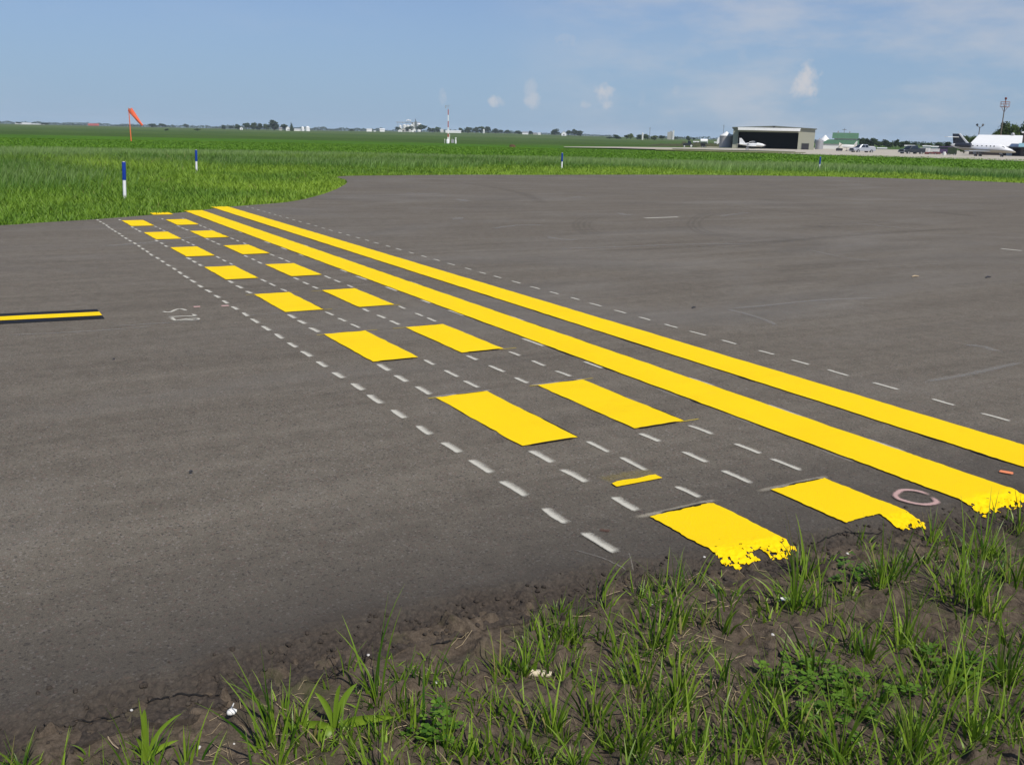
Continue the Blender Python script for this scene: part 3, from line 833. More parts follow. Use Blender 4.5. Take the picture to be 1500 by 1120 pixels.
# scraps of debris on the tarmac
for px, py, L, m, lab in [(1016, 452, .045, 'dark', 'tiny dark scrap lying on the apron right of the yellow bars'), (1340, 406, .12, 'twig', 'brown twig lying on the open apron'), (1447, 407, .10, 'dark', 'dark twig lying far right on the apron'),
                          (280, 694, .012, 'dark', 'dark crumb lying alone on the bare asphalt at left'), (167, 528, .012, 'dark', 'dark crumb on the asphalt below the centre line')]:
    q = gp((px, py)); mb = MB(); c = random.uniform(-.2, .2)
    mb.path([(q[0] - L * .1, q[1] + L / 2, .010), (q[0] + L * .05, q[1], .014), (q[0], q[1] - L / 2, .009)], [.003 + L * .025, .005 + L * .035, .003 + L * .02], 6)
    tag(mb.build('debris', M[m]), lab, 'debris')

# ------------------------------------------------------------------ soil at the camera's feet
def zsoil(x, y):
    z = -.052 - .02 * smooth(0, -2, x) + (fbm(x * 2.2, y * 2.2, 3, 51) - .5) * .05
    z = z + (fbm(x * 11, y * 11, 4, 52) - .5) * .030 + (fbm(x * 45, y * 45, 3, 53) - .5) * .010
    clod = np.maximum(0, fbm(x * 24, y * 24, 2, 54) - .60) * .11
    z = z + clod
    d = x - toe(y)
    return np.where(d > 0, z - .03 * smooth(0, .12, d), z + .012 * smooth(-.15, 0, d))
xs = np.concatenate([np.arange(-4, -1.3, .06), np.arange(-1.3, .95, .0085)]); ysx = np.concatenate([np.arange(-4, .1, .06), np.arange(.1, 5.0, .0085), np.arange(5.0, 12, .06)])
Xs, Ys = np.meshgrid(xs, ysx, indexing='ij'); 
sh = smooth(.0, -2.0, Ys) * np.clip(-Ys * 1.4, 0, 9)      # follow the flare off to the right
Zs = zsoil(Xs, Ys)
tag(np_mesh('soil', np.stack([Xs, Ys, Zs], -1).reshape(-1, 3), grid_faces(len(xs), len(ysx)), M['soil'], smooth_=True), kind='structure')

# ------------------------------------------------------------------ grass blades
def blades(name, base, h, wd, ang, lean, bend, face, tint, mat, nseg=3):
    N = len(h); ld = np.stack([np.cos(ang), np.sin(ang), np.zeros(N)], -1); fd = np.stack([np.cos(face), np.sin(face), np.zeros(N)], -1)
    Vs_, al = [], []
    for k in range(nseg + 1):
        t = k / nseg
        up = h * (t - bend * .45 * t * t); out = h * (lean * t + bend * .75 * t * t)
        c = base + np.array([0, 0, 1.0]) * up[:, None] + ld * out[:, None]
        ww = wd * (1 - t) ** .75 * (.75 + .5 * min(1, t * 3)) * .5 + 1e-4
        Vs_ += [c - fd * ww[:, None], c + fd * ww[:, None]]; al += [np.full(N, t)] * 2
    V = np.stack(Vs_, 1).reshape(-1, 3); Al = np.stack(al, 1).reshape(-1)
    b = np.arange(N)[:, None] * (2 * (nseg + 1))
    Fq = np.concatenate([b + np.array([2 * k, 2 * k + 1, 2 * k + 3, 2 * k + 2])[None] for k in range(nseg)], 0)
    return np_mesh(name, V, Fq, mat, {'tint': np.repeat(tint, 2 * (nseg + 1)), 'along': Al}, smooth_=True)

# verge: distance outside the pavement rim
rimd = rim[::3]
def inside(x, y):
    px, py = poly[:, 0], poly[:, 1]; n = len(px); c = np.zeros(len(x), bool)
    q = poly[::2] if n > 900 else poly
    px, py = q[:, 0], q[:, 1]
    j = len(px) - 1
    for i in range(len(px)):
        if py[i] != py[j]:
            m = ((py[i] > y) != (py[j] > y)) & (x < (px[j] - px[i]) * (y - py[i]) / (py[j] - py[i]) + px[i]); c ^= m
        j = i
    return c
def rim_dist(x, y):
    d = np.full(len(x), 1e9)
    rm = rimd[(rimd[:, 1] < 20)]
    for a in range(0, len(x), 20000):
        dd = (x[a:a + 20000, None] - rm[None, :, 0]) ** 2 + (y[a:a + 20000, None] - rm[None, :, 1]) ** 2
        d[a:a + 20000] = np.sqrt(dd.min(1))
    return d
def scatter(n, rmin, rmax, amin=-.60, amax=.62, power=1.0):
    u = rng.random(n); r = (rmin ** power + u * (rmax ** power - rmin ** power)) ** (1 / power)
    a = PSI - (amin + rng.random(n) * (amax - amin))
    return TX + r * np.cos(a), TY + r * np.sin(a), r
HT = lambda x, y, d: np.clip(.13 + .020 * d, .13, .36) 
# short bright verge and lush mown edge
x, y, r = scatter(330000, 13.5, 47, power=1.15)
ok = ~inside(x, y); x, y, r = x[ok], y[ok], r[ok]
d = rim_dist(x, y); ok = (d > .02) & (d < 13); x, y, r, d = x[ok], y[ok], r[ok], d[ok]
N = len(x); patch = fbm(x * .22, y * .22, 4, 61); p2 = fbm(x * 1.3, y * 1.3, 3, 62)
lush = smooth(3.5, 8.5, d + (patch - .5) * 7)
h = (.12 + .012 * d + .16 * lush) * (.55 + .8 * rng.random(N)) * (.75 + .5 * p2)
h *= smooth(-.1, .5, d) * .45 + .55
wd = .0085 + .00042 * r * (.7 + .6 * rng.random(N))
tint = np.clip(.62 - .55 * lush + .35 * (p2 - .5) + (patch - .5) * 2.4 + .38 * (rng.random(N) - .5), 0, .98); tint = np.clip(tint + .35 * smooth(1.6, .2, d), 0, .98); tint[rng.random(N) < .006] = 1
base = np.stack([x, y, hz(x, y) + .0], -1)
tag(blades('verge_grass', base, h, wd, rng.random(N) * 2 * PI, .1 + .45 * rng.random(N), .1 + .55 * rng.random(N), PSI + PI / 2 + rng.normal(0, .7, N), tint, M['grass_road'], 3),
    'bright green grass growing along the far edge of the tarmac', 'grass', kind='stuff')
# taller grey-green grass behind it
x, y, r = scatter(260000, 17, 60, power=1.2)
ok = ~inside(x, y); x, y, r = x[ok], y[ok], r[ok]
d = rim_dist(x, y); pt = fbm(x * .16, y * .16, 3, 71)
band = smooth(4.0, 8.0, d + (pt - .5) * 8)
ok = rng.random(len(x)) < band * smooth(61, 57, r); x, y, r, d, pt = x[ok], y[ok], r[ok], d[ok], pt[ok]
N = len(x)
fall = 1 - .0 * r
h = (.30 + .16 * pt) * (.65 + .6 * rng.random(N)) * np.where(r > 52, .95, 1)
wd = .007 + .00042 * r * (.6 + .6 * rng.random(N))
tint = np.clip(.5 + (pt - .5) * 1.8 + .6 * (rng.random(N) - .5), 0, .98)
base = np.stack([x, y, hz(x, y)], -1)
tag(blades('tall_grass', base, h, wd, rng.normal(PSI - PI / 2, 1.0, N), .05 + .25 * rng.random(N), .05 + .35 * rng.random(N), PSI + PI / 2 + rng.normal(0, .6, N), tint, M['grass_tall'], 3),
    'grey-green seeding grass standing behind the bright verge', 'grass', kind='stuff')
# leafy crop field
x, y, r = scatter(170000, 55, 150, power=.75)
pt = fbm(x * .12, y * .12, 3, 81); N = len(x)
rightness = smooth(.05, .33, col_of(x, y))
clump = vnoise(x * .9, y * .9, 83)
h = (.10 + .06 * rng.random(N)) * (1 + 1.0 * rightness * (clump > .45))
wd = (.035 + .0008 * r) * (.6 + .7 * rng.random(N))
tint = np.clip(.40 + (pt - .5) * .6 + .5 * (rng.random(N) - .5) + rightness * (.55 * (clump - .5)), 0, .97)
base = np.stack([x, y, hz(x, y)], -1)
tag(blades('crop_field', base, h, wd, rng.random(N) * 2 * PI, .3 + .9 * rng.random(N), .2 + .5 * rng.random(N), PSI + PI / 2 + rng.normal(0, .7, N), tint, M['crop'], 2),
    'bright green leafy crop filling the field behind the tall grass', 'crop', kind='stuff')

# foreground tufts
FB = dict(b=[], h=[], w=[], a=[], l=[], bd=[], f=[], t=[])
def put(x, y, h, w_, a, l, bd, f, t):
    FB['b'].append((x, y, float(zsoil(np.array(x), np.array(y))) - .004)); FB['h'].append(h); FB['w'].append(w_); FB['a'].append(a); FB['l'].append(l); FB['bd'].append(bd); FB['f'].append(f); FB['t'].append(t)
R = random.Random(5)
def tuft(x, y, n, hh, spread=.03, wd=.005, tall=1.0, tone=.5):
    for i in range(n):
        a = R.uniform(0, 2 * PI); q = abs(R.gauss(0, spread))
        h = hh * R.uniform(.4, 1.05)
        put(x + q * math.cos(a), y + q * math.sin(a), h, wd * R.uniform(.6, 1.4), a + R.gauss(0, .6), R.uniform(.05, .5) / tall, R.uniform(.05, .8) / tall, R.uniform(0, PI), min(.97, max(0, tone + R.gauss(0, .28))))
def fp(px, py): return ground_pt(px, py, -.054)
# tall stems, measured: base pixel, top pixel height
for px, py, hp, n in [(215, 1112, 75, 3), (400, 1100, 130, 5), (552, 1030, 125, 6), (505, 1000, 90, 2), (620, 1010, 85, 5), (655, 1100, 60, 6), (770, 995, 80, 5), (842, 940, 95, 6), (825, 930, 65, 3), (880, 935, 70, 4),
                      (905, 960, 70, 5), (960, 950, 110, 8), (990, 880, 80, 5), (810, 1080, 100, 8), (870, 1060, 110, 8), (940, 1010, 80, 8), (1000, 1040, 75, 6), (1060, 930, 75, 6), (1165, 900, 115, 9), (1180, 850, 70, 8),
                      (1290, 860, 90, 9), (1310, 850, 80, 5), (1330, 940, 120, 6), (1270, 970, 100, 6), (1405, 880, 125, 9), (1430, 900, 120, 8), (1440, 820, 75, 8), (1480, 860, 110, 7), (1475, 1000, 120, 8),
                      (1430, 1090, 130, 8), (1230, 1110, 130, 8), (1110, 1100, 120, 8), (1340, 1110, 130, 9), (1390, 1020, 110, 8), (1130, 1040, 110, 6), (1020, 1110, 100, 6), (930, 1110, 110, 8), (700, 1110, 60, 6), (1260, 800, 40, 6), (1365, 800, 55, 6), (1495, 780, 60, 6), (1240, 870, 60, 5)]:
    q = fp(px, py); r = math.hypot(q[0] - TX, q[1] - TY, CH)
    hm = hp * r / FPX * 1.38
    tuft(q[0], q[1], n, hm, .016, .0052, 2.2, .5)
    tuft(q[0], q[1], int(n * 1.2), hm * .7, .03, .0056, 1.3, .5)
    tuft(q[0], q[1], int(n * 2), hm * .4, .04, .0055, 1.0, .45)
# cover: denser to the right and toward the camera, with bare spots left open
BARE = [(1060, 960, 62), (1170, 930, 45), (1250, 905, 45), (1340, 905, 40), (700, 960, 60), (850, 1060, 32), (330, 1070, 45), (250, 1100, 60), (780, 1010, 35), (1390, 960, 40), (1020, 1000, 45)]
cnt = 0; tries = 0
while cnt < 450 and tries < 12000:
    tries += 1
    px = R.uniform(-60, 1560); lo = np.interp(px, [0, 300, 500, 720, 900, 1080, 1200, 1345, 1500], [1125, 1085, 1010, 930, 880, 850, 825, 800, 765]); py = R.uniform(lo, 1180)
    dens = np.interp(px, [0, 350, 480, 620, 850, 1100, 1500], [.10, .30, .55, .6, .85, .9, 1.0]) * np.interp(py - lo, [0, 25, 80], [.35, .7, 1.0])
    q0 = min(1, min(math.hypot(px - b[0], (py - b[1]) * 1.6) / b[2] for b in BARE))
    if q0 < 1 and R.random() > q0 ** 3 * .7 + .05: continue
    if R.random() > dens: continue
    q = fp(px, py); cnt += 1
    kind = R.random()
    if kind < .45: tuft(q[0], q[1], R.randint(8, 18), R.uniform(.04, .09), .035, .005, .9, R.uniform(.3, .65))
    elif kind < .8: tuft(q[0], q[1], R.randint(5, 12), R.uniform(.09, .19), .025, .0056, 1.5, R.uniform(.3, .65))
    else: tuft(q[0], q[1], R.randint(8, 20), R.uniform(.015, .035), .045, .005, .5, R.uniform(.4, .8))
# loose cover beyond the picture's edges
for i in range(620):
    x = R.uniform(-2.2, .45); y = R.choice([R.uniform(-2, .9), R.uniform(-1.2, .9), R.uniform(4.4, 9)])
    if x > float(toe(np.array(y))) - .05: continue
    tuft(x, y, R.randint(6, 14), R.uniform(.04, .20), .03, .0054, 1.3, R.uniform(.3, .65))
for i in range(240):
    x = R.uniform(-3.2, -.6); y = R.uniform(.8, 4.4)
    if math.hypot(x - TX, y - TY) < .35: continue
    tuft(x, y, R.randint(6, 14), R.uniform(.05, .12), .03, .005, 1, .5)
f_ = {k: np.array(v, float) for k, v in FB.items()}
f_['t'][rng.random(len(f_['t'])) < .03] = 1
tag(blades('weedy_grass', f_['b'], f_['h'], f_['w'], f_['a'], f_['l'], f_['bd'], f_['f'], f_['t'], M['grass_front'], 6), 'patchy weedy grass sprouting from the bare soil', 'grass', kind='stuff')

# a few broad-bladed plants and a clover patch: things of their own
def broad(name, label, px, py, leaves):
    q = fp(px, py); r = math.hypot(q[0] - TX, q[1] - TY, CH); base = np.array([q[0], q[1], zsoil(np.array(q[0]), np.array(q[1])) - .003])
    root = thing(name, label, 'weed', tuple(base)); right = np.array([math.sin(PSI), -math.cos(PSI), 0]); away = np.array([math.cos(PSI), math.sin(PSI), 0])
    for (dx, dy, aw, wpx) in leaves:       # tip offset in pixels right / up, drift away, width
        s = r / FPX; tip = right * dx * s + np.array([0, 0, 1]) * dy * s + away * aw
        ctrl = np.array([0, 0, 1]) * max(abs(dy) * s * .8, .03) + right * dx * s * .28 + away * aw * .3
        n = 9; V = []; al = []
        side = np.cross(tip / np.linalg.norm(tip), away); 
        if np.linalg.norm(side) < .1: side = right
        side /= np.linalg.norm(side)
        for i in range(n + 1):
            t = i / n; c = 2 * t * (1 - t) * ctrl + t * t * tip; ww = wpx * s * .5 * (math.sin(PI * min(1, .12 + t * .88)) ** .7) + .0002
            nrm = np.cross(side, tip); nrm /= np.linalg.norm(nrm) + 1e-9
            V += [c - side * ww, c + nrm * ww * .35, c + side * ww]; al += [t] * 3
        F_ = [];
        for i in range(n):
            a = 3 * i; F_ += [(a, a + 1, a + 4, a + 3), (a + 1, a + 2, a + 5, a + 4)]
        np_mesh('leaf', np.array(V), np.array(F_), M['grass_front'], {'tint': np.full(len(V), R.uniform(.55, .95)), 'along': np.array(al) * .6}, smooth_=True, parent=root)
broad('grass_seedling', 'broad bright grass blade standing apart at the lower left', 214, 1118, [(4, 78, .0, 8), (45, 62, .03, 5), (-8, 40, -.01, 6), (40, 26, .02, 7)])
broad('broadleaf_grass', 'broad-leaved grass with long arching blade over the soil edge', 490, 1072, [(85, 22, .0, 15), (-28, 50, .02, 9), (30, 62, .03, 9), (-70, 8, -.02, 12), (-20, -25, -.05, 14), (10, 70, 0, 6)])
# clover
def clover(label, px, py, rad, n, seed):
    rs = random.Random(seed); q = fp(px, py); b = np.array([q[0], q[1], float(zsoil(np.array(q[0]), np.array(q[1])))])
    root = thing('clover_patch', label, 'weed', tuple(b)); V, F_, T, Al = [], [], [], []; st = MB()
    for i in range(n):
        a = rs.uniform(0, 2 * PI); d_ = rad * rs.random() ** .62 * (1 + .35 * math.sin(3 * a + seed)); x = d_ * math.cos(a); y = d_ * math.sin(a)
        hgt = (.012 + .030 * rs.random()) * rs.uniform(.6, 1.5)
        zb = float(zsoil(np.array(b[0] + x), np.array(b[1] + y))) - b[2]
        c = np.array([x, y, zb + hgt]); st.tube((x * .85, y * .85, zb - .004), tuple(c), .0009, .0007, 4)
        sz = rs.uniform(.010, .019); tn = rs.uniform(.1, .9); tilt = rs.uniform(-.4, .4)
        for k in range(3):
            w0 = a + k * 2 * PI / 3 + rs.uniform(-.2, .2); dr = np.array([math.cos(w0), math.sin(w0), .15 + tilt * math.cos(w0)]); sd_ = np.array([-math.sin(w0), math.cos(w0), 0])
            m = len(V); V += [c, c + dr * sz * .6 - sd_ * sz * .5, c + dr * sz * 1.05 - sd_ * sz * .25, c + dr * sz * .98, c + dr * sz * 1.05 + sd_ * sz * .25, c + dr * sz * .6 + sd_ * sz * .5]
            F_ += [(m, m + 1, m + 2, m + 3), (m, m + 3, m + 4, m + 5)]; T += [tn] * 6; Al += [0] * 6
    np_mesh('foliage', np.array(V), np.array(F_), M['clover'], {'tint': np.array(T), 'along': np.array(Al, float)}, parent=root)
    if n > 40: st.build('stems', M['clover'], root)
clover('dense green clover patch in the middle of the weedy foreground', 1225, 1030, .17, 120, 1)
clover('small clover patch at the lower right among grass', 1400, 985, .10, 45, 2)
clover('low clover patch near the muddy end of the dashes', 1250, 850, .09, 30, 3)
clover('small clover patch below the pale twisted husk', 645, 1085, .07, 30, 4)

# straw, pebbles and litter
mb = MB()
for i in range(420):
    px = R.choice([R.uniform(300, 1500), R.gauss(1010, 45)]); lo = np.interp(px, [300, 500, 720, 900, 1080, 1345, 1500], [1060, 990, 925, 870, 845, 800, 765]); py = R.uniform(lo, 1130)
    q = fp(px, py); a = R.uniform(0, PI); L = R.uniform(.015, .075); p = []
    for t in (-.5, .1, .5):
        x = q[0] + math.cos(a) * L * t; y = q[1] + math.sin(a) * L * t; p.append((x, y, float(zsoil(np.array(x), np.array(y))) + R.uniform(.003, .010)))
    mb.path(p, R.uniform(.0004, .0010), 4)
tag(mb.build('straw', M['straw']), 'dry straw lying scattered over the bare soil', 'straw', kind='stuff')
def stone(mb, c, s, rs):
    n = 7; V = []
    for k, (rz, rr_) in enumerate(((-.5, .55), (-.1, 1), (.3, .85), (.55, .35))):
        for i in range(n):
            a = 2 * PI * i / n; q = rr_ * rs.uniform(.75, 1.2); V.append((c[0] + s * q * math.cos(a), c[1] + s * .8 * q * math.sin(a), c[2] + s * rz * rs.uniform(.8, 1.1)))
    F_ = [(k * n + i, k * n + (i + 1) % n, (k + 1) * n + (i + 1) % n, (k + 1) * n + i) for k in range(3) for i in range(n)] + [tuple(range(n - 1, -1, -1)), tuple(range(3 * n, 4 * n))]
    mb.add(V, F_)
pebs = [(575, 1013), (343, 1091), (875, 869), (805, 934), (1060, 870), (865, 985), (938, 1003), (292, 1099), (1150, 818), (540, 972), (194, 1053), (1240, 820), (845, 977), (570, 1015), (1030, 835), (955, 890), (990, 888), (640, 1005), (1080, 872), (1392, 1000), (1130, 945)]
for i, (px, py) in enumerate(pebs):
    q = fp(px, py); m = MB(); z = float(max(zsoil(np.array(q[0]), np.array(q[1])), zpav(np.array(q[0]), np.array(q[1])) if q[0] > float(toe(np.array(q[1]))) - .08 else -1)); s_ = R.uniform(.003, .007)
    stone(m, (0, 0, 0), s_, R); o = m.build('pebble', M['stone'], None, True); o.location = (q[0], q[1], z + s_ * .3)
    tag(o, 'small pale pebble lying loose along the muddy edge', 'pebble', 'pale pebbles')
mb = MB()
for i in range(420):
    y = R.uniform(.4, 4.6); t = float(toe(np.array(y))); x = t + R.gauss(-.01, .05); z = float(max(zsoil(np.array(x), np.array(y)), zpav(np.array(x), np.array(y)) if x > t - .08 else -1)); stone(mb, (x, y, z + .002), R.uniform(.003, .011), R)
tag(mb.build('asphalt_crumbs', M['asphalt'], None, True), 'dark crumbs of asphalt along the broken pavement edge', 'crumbs', kind='stuff')
# twisted pale husk
q = fp(790, 995); t = thing('husk', 'pale twisted dry husk lying on the soil', 'litter', (q[0], q[1], float(zsoil(np.array(q[0]), np.array(q[1]))) + .010), face_rot(790) - .12)
for i, (x0, x1, rad) in enumerate(((-.030, .001, .0105), (.004, .014, .0100), (.018, .032, .0088))):
    m = MB(); secs = [(x0, 0, rad * .6, rad * .6), (x0 + .001, 0, rad, rad), ((x0 + x1) / 2, .0004, rad * 1.05, rad * .95), (x1 - .002, 0, rad * .95, rad), (x1, 0, rad * .5, rad * .5)]
    m.loft(secs, 12)
    m.v = [(x + z * .35, y, z) for x, y, z in m.v]
    m.build('coil', M['cob'], t, True)
# white strip of litter
q = fp(1152, 889); t = thing('litter_strip', 'curved white plastic strip lying among the grass', 'litter', (q[0], q[1], float(zsoil(np.array(q[0]), np.array(q[1]))) + .012), face_rot(1152) + .15)
m = MB(); V = []; n = 8
for i in range(n + 1):
    x = -.026 + .052 * i / n; zc = .006 * math.sin(PI * i / n); h_ = .0055 * (1 - .6 * (i / n) ** 2)
    V += [(x, -h_, zc - h_ * .6), (x, h_, zc + h_ * .6)]
m.add(V, [(2 * i, 2 * i + 2, 2 * i + 3, 2 * i + 1) for i in range(n)]); m.add([(a, b + .0012, c - .0012) for a, b, c in V], [(2 * i, 2 * i + 1, 2 * i + 3, 2 * i + 2) for i in range(n)])
m.build('strip', M['plastic'], t, True)
# white lump
q = fp(341, 1061); t = thing('litter_scrap', 'knobbly white scrap of litter lying on the mud at left', 'litter', (q[0], q[1], float(zsoil(np.array(q[0]), np.array(q[1]))) + .009), face_rot(341))
m = MB(); m.loft([(-.0125, 0, .002, .003), (-.010, .0005, .007, .0065), (-.003, .002, .010, .0085), (.005, .0015, .009, .0075), (.0115, .003, .003, .003)], 10); m.build('lump', M['plastic'], t, True)
m = MB(); m.loft([(-.003, .009, .003, .002), (.000, .013, .003, .004), (.0035, .020, .003, .004), (.006, .024, .0015, .002)], 8); m.build('tip', M['plastic'], t, True)
q = fp(165, 1090); m = MB(); pp = [(155, 1074), (160, 1088), (166, 1096), (174, 1102)]
m.path([tuple(np.array(fp(*p)) + [0, 0, .012]) for p in pp], .0013, 5); tag(m.build('twig', M['twig']), 'pale bent dry stalk lying on the mud at far left', 'twig')

# ------------------------------------------------------------------ edge marker posts
def post(px, r, lab, tilt=0.0, hgt=.74):
    t = thing('marker_post', lab, 'marker post', colpt(px, r), face_rot(px), 'blue and white edge marker posts')
    t.rotation_euler = (0, tilt, face_rot(px))
    m = MB(); m.lathe([(.032, -.05), (.032, .40)], 14); m.build('post', M['postwhite'], t, True)
    m = MB(); m.lathe([(.036, .40), (.036, hgt - .012), (.032, hgt)], 14); m.build('sleeve', M['blue'], t, True)
    m = MB(); m.lathe([(.031, hgt), (.027, hgt + .012)], 12); m.build('cap', M['grey'], t, True)
post(174.5, 20.6, 'blue and white marker post in grass nearest the yellow bars', .045)
post(284, 32.5, 'blue and white marker post in grass behind the nearest one', .035)
post(824.5, 40.6, 'blue and white marker post beyond the middle of the apron', .0)
post(1204, 49.5, 'small far blue and white marker post toward the hangar', .0)

# ------------------------------------------------------------------ windsock
r = 130; s = r / FPX
t = at('windsock', 'drooping orange windsock on a leaning orange pole in the field', 'windsock', 190.6, r)
top = (-.02, 0, 3.95)
m = MB(); m.tube((0, 0, -.1), top, .075, .055, 10); m.build('pole', M['orange'], t, True)
m = MB()
for i in range(14):
    a = 2 * PI * i / 14; b = 2 * PI * (i + 1) / 14
    m.tube((.20 + .12 * math.cos(a), .26 * math.sin(a), 3.82 + .20 * math.cos(a)), (.20 + .12 * math.cos(b), .26 * math.sin(b), 3.82 + .20 * math.cos(b)), .02, n=5)
m.tube(top, (.2, 0, 3.85), .025, n=6); m.build('hoop', M['grey'], t)
ax0 = Vector((.12, 0, 3.85)); ax1 = Vector((1.42, -.1, 1.95)); dirv = (ax1 - ax0).normalized(); sidev = Vector((0, 1, 0)); upv = dirv.cross(sidev)
m = MB(); V = []; n = 14; ks = 12
for k in range(ks + 1):
    u = k / ks; c = ax0.lerp(ax1, u) + Vector((0, 0, -.10 * math.sin(PI * u))); rad = .31 * (1 - .60 * u)
    for i in range(n):
        a = 2 * PI * i / n; rr_ = rad * (1 + .10 * math.sin(3 * a + 7 * u)); V.append(c + sidev * rr_ * math.cos(a) * .8 + upv * rr_ * math.sin(a) * 1.0)
m.add(V, [(k * n + i, k * n + (i + 1) % n, (k + 1) * n + (i + 1) % n, (k + 1) * n + i) for k in range(ks) for i in range(n)])
m.build('sock', M['sockcloth'], t, True)
m = MB(); m.lathe([(.16, 0), (.22, .1)], 12, (.18, 0, 3.82)); m.build('collar', M['offwhite'], t, True)

# ------------------------------------------------------------------ weather mast
r = 215; s = r / FPX
t = at('weather_mast', 'tall red and white banded weather mast standing in the crop', 'mast', 656.3, r)
zs = [0, 6.5, 13.5, 22, 30.5, 39, 46.5]
for i in range(6):
    m = MB(); a, b = zs[i] * s, zs[i + 1] * s; wa = .15 - .010 * i
    for k_ in range(3):
        p = 2 * PI * k_ / 3; q = 2 * PI * (k_ + 1) / 3
        m.tube((wa * .8 * math.cos(p), wa * .8 * math.sin(p), a), (wa * .8 * math.cos(p), wa * .8 * math.sin(p), b), .05, n=6)
        nb = 4
        for j in range(nb):
            z0 = a + (b - a) * j / nb; z1 = a + (b - a) * (j + 1) / nb
            m.tube((wa * .8 * math.cos(p), wa * .8 * math.sin(p), z0), (wa * .8 * math.cos(q), wa * .8 * math.sin(q), z1), .032, n=5)
    m.build('mast_section', M['white'] if i % 2 == 0 else M['red'], t)
m = MB(); zt = zs[-1] * s; m.tube((0, 0, zt), (0, 0, zt + 1.0), .035, n=6); m.tube((-.55, 0, zt + .55), (.35, 0, zt + .75), .03, n=5); m.box((-.55, 0, zt + .4), (.14, .14, .35)); m.box((-.5, 0, zt + .75), (.26, .05, .16)); m.tube((.35, 0, zt + .75), (.35, 0, zt + 1.0), .03); m.build('wind_sensor', M['grey'], t)
m = MB(); m.box((.1, -.3, 4.9 * s * 1), (.5, .35, 1.2)); m.box((.35, -.1, 8.2 * s), (.12, .12, 1.5)); m.build('sensor_box', M['offwhite'], t)
m = MB(); m.box((1.0, 0, .5), (.6, .5, .75)); m.box((1.05, 0, .06), (.1, .1, .2)); m.box((.9, .1, 1.0), (.06, .06, .5)); m.build('equipment_cabinet', M['grey'], t)
m = MB(); m.lathe([(.16, 0), (.2, .3), (.16, .75), (.11, .95), (.22, 1.2), (.22, 1.3)], 12, (1.65, -.2, 0)); m.build('rain_gauge', M['white'], t, True)
m = MB(); m.lathe([(.32, 0), (.3, .75), (.2, .9)], 12, (-.05, -.3, 0)); m.build('base_drum', M['white'], t, True)
m = MB(); m.tube((-.7, 0, 0), (-.7, 0, .9), .05, n=6); m.box((-.7, 0, .8), (.14, .1, .3)); m.build('sensor_post', M['offwhite'], t)

# ------------------------------------------------------------------ far concrete apron
near_e = [(826, 217.0), (900, 218.2), (1000, 221.2), (1060, 224.0), (1130, 226.0), (1200, 228.4), (1350, 233.0), (1500, 238.0), (1620, 243)]
far_e = [(1620, 224), (1500, 222.5), (1340, 220.5), (1260, 219.0), (1195, 217.4), (1070, 215.4), (1035, 215.8), (1000, 217.2), (900, 216.2), (826, 216.2)]
V, F_ = [], []
def ap(px, py): q = ground_pt(px, py); return q[0], q[1], hzs(q[0], q[1])
cols = np.linspace(826, 1620, 120)
ny = np.interp(cols, [p[0] for p in near_e], [p[1] for p in near_e]); fy = np.interp(cols, [p[0] for p in far_e][::-1], [p[1] for p in far_e][::-1])
rows = 7
for c, a, b in zip(cols, ny, fy):
    p = np.array(ap(c, a)); q = np.array(ap(c, b))
    for k_ in range(rows):
        u = k_ / (rows - 1); z = p * (1 - u) + q * u; V.append((z[0], z[1], hzs(z[0], z[1]) + .16))
tag(np_mesh('apron', np.array(V), grid_faces(len(cols), rows), M['concrete'], smooth_=True), kind='structure')
# mown strip with bare patches in front of the hangar
def patch(name, pts, mat, dz, kind='structure'):
    n = 24; top = pts[0]; bot = pts[1]; V = []
    cs = np.linspace(top[0][0], top[-1][0], n)
    for c in cs:
        a = ap(c, np.interp(c, [p[0] for p in top], [p[1] for p in top])); b = ap(c, np.interp(c, [p[0] for p in bot], [p[1] for p in bot]))
        V += [(a[0], a[1], a[2] + dz), (b[0], b[1], b[2] + dz)]
    return tag(np_mesh(name, np.array(V), grid_faces(n, 2), mat, smooth_=True), kind=kind)
M['drygrass'] = paint('dry_mown_grass', (.17, .17, .06), .95, .35, .15)
M['darkgrass'] = paint('dark_turf', (.035, .06, .015), .95, .35, .15)
patch('mown_strip', ([(960, 220.2), (1060, 222.2), (1130, 223.8), (1180, 225.0)], [(960, 221.8), (1060, 224.4), (1130, 226.0), (1180, 225.8)]), M['drygrass'], .20)
patch('turf_strip', ([(985, 219.6), (1050, 221.4), (1110, 222.4), (1165, 224.0)], [(985, 220.2), (1050, 222.4), (1110, 223.4), (1165, 224.5)]), M['darkgrass'], .24)
# long mound of dark soil behind
m = MB(); rs = random.Random(3); V = []
cs = np.linspace(945, 1062, 90); n = 7
for c in cs:
    b = np.array(colpt(c, 300)); d = direction(c); hh = (.9 + 1.0 * vnoise(np.array(c * .12), np.array(1.0), 4)) * min(1, (c - 943) / 30) * (1 if c > 1000 else .7)
    for k_ in range(n):
        u = k_ / (n - 1); V.append(b + np.array([d[0], d[1], 0]) * (u - .5) * 7 + np.array([0, 0, hh * math.sin(PI * u) * (.8 + .4 * rs.random()) - .05]))
M['mound'] = paint('mound_soil', (.055, .060, .022), .95, .5, .5)
tag(np_mesh('mound', np.array(V), grid_faces(len(cs), n), M['mound'], smooth_=True), 'long low mound of dark weedy soil left of the grain bins', 'mound', kind='structure')
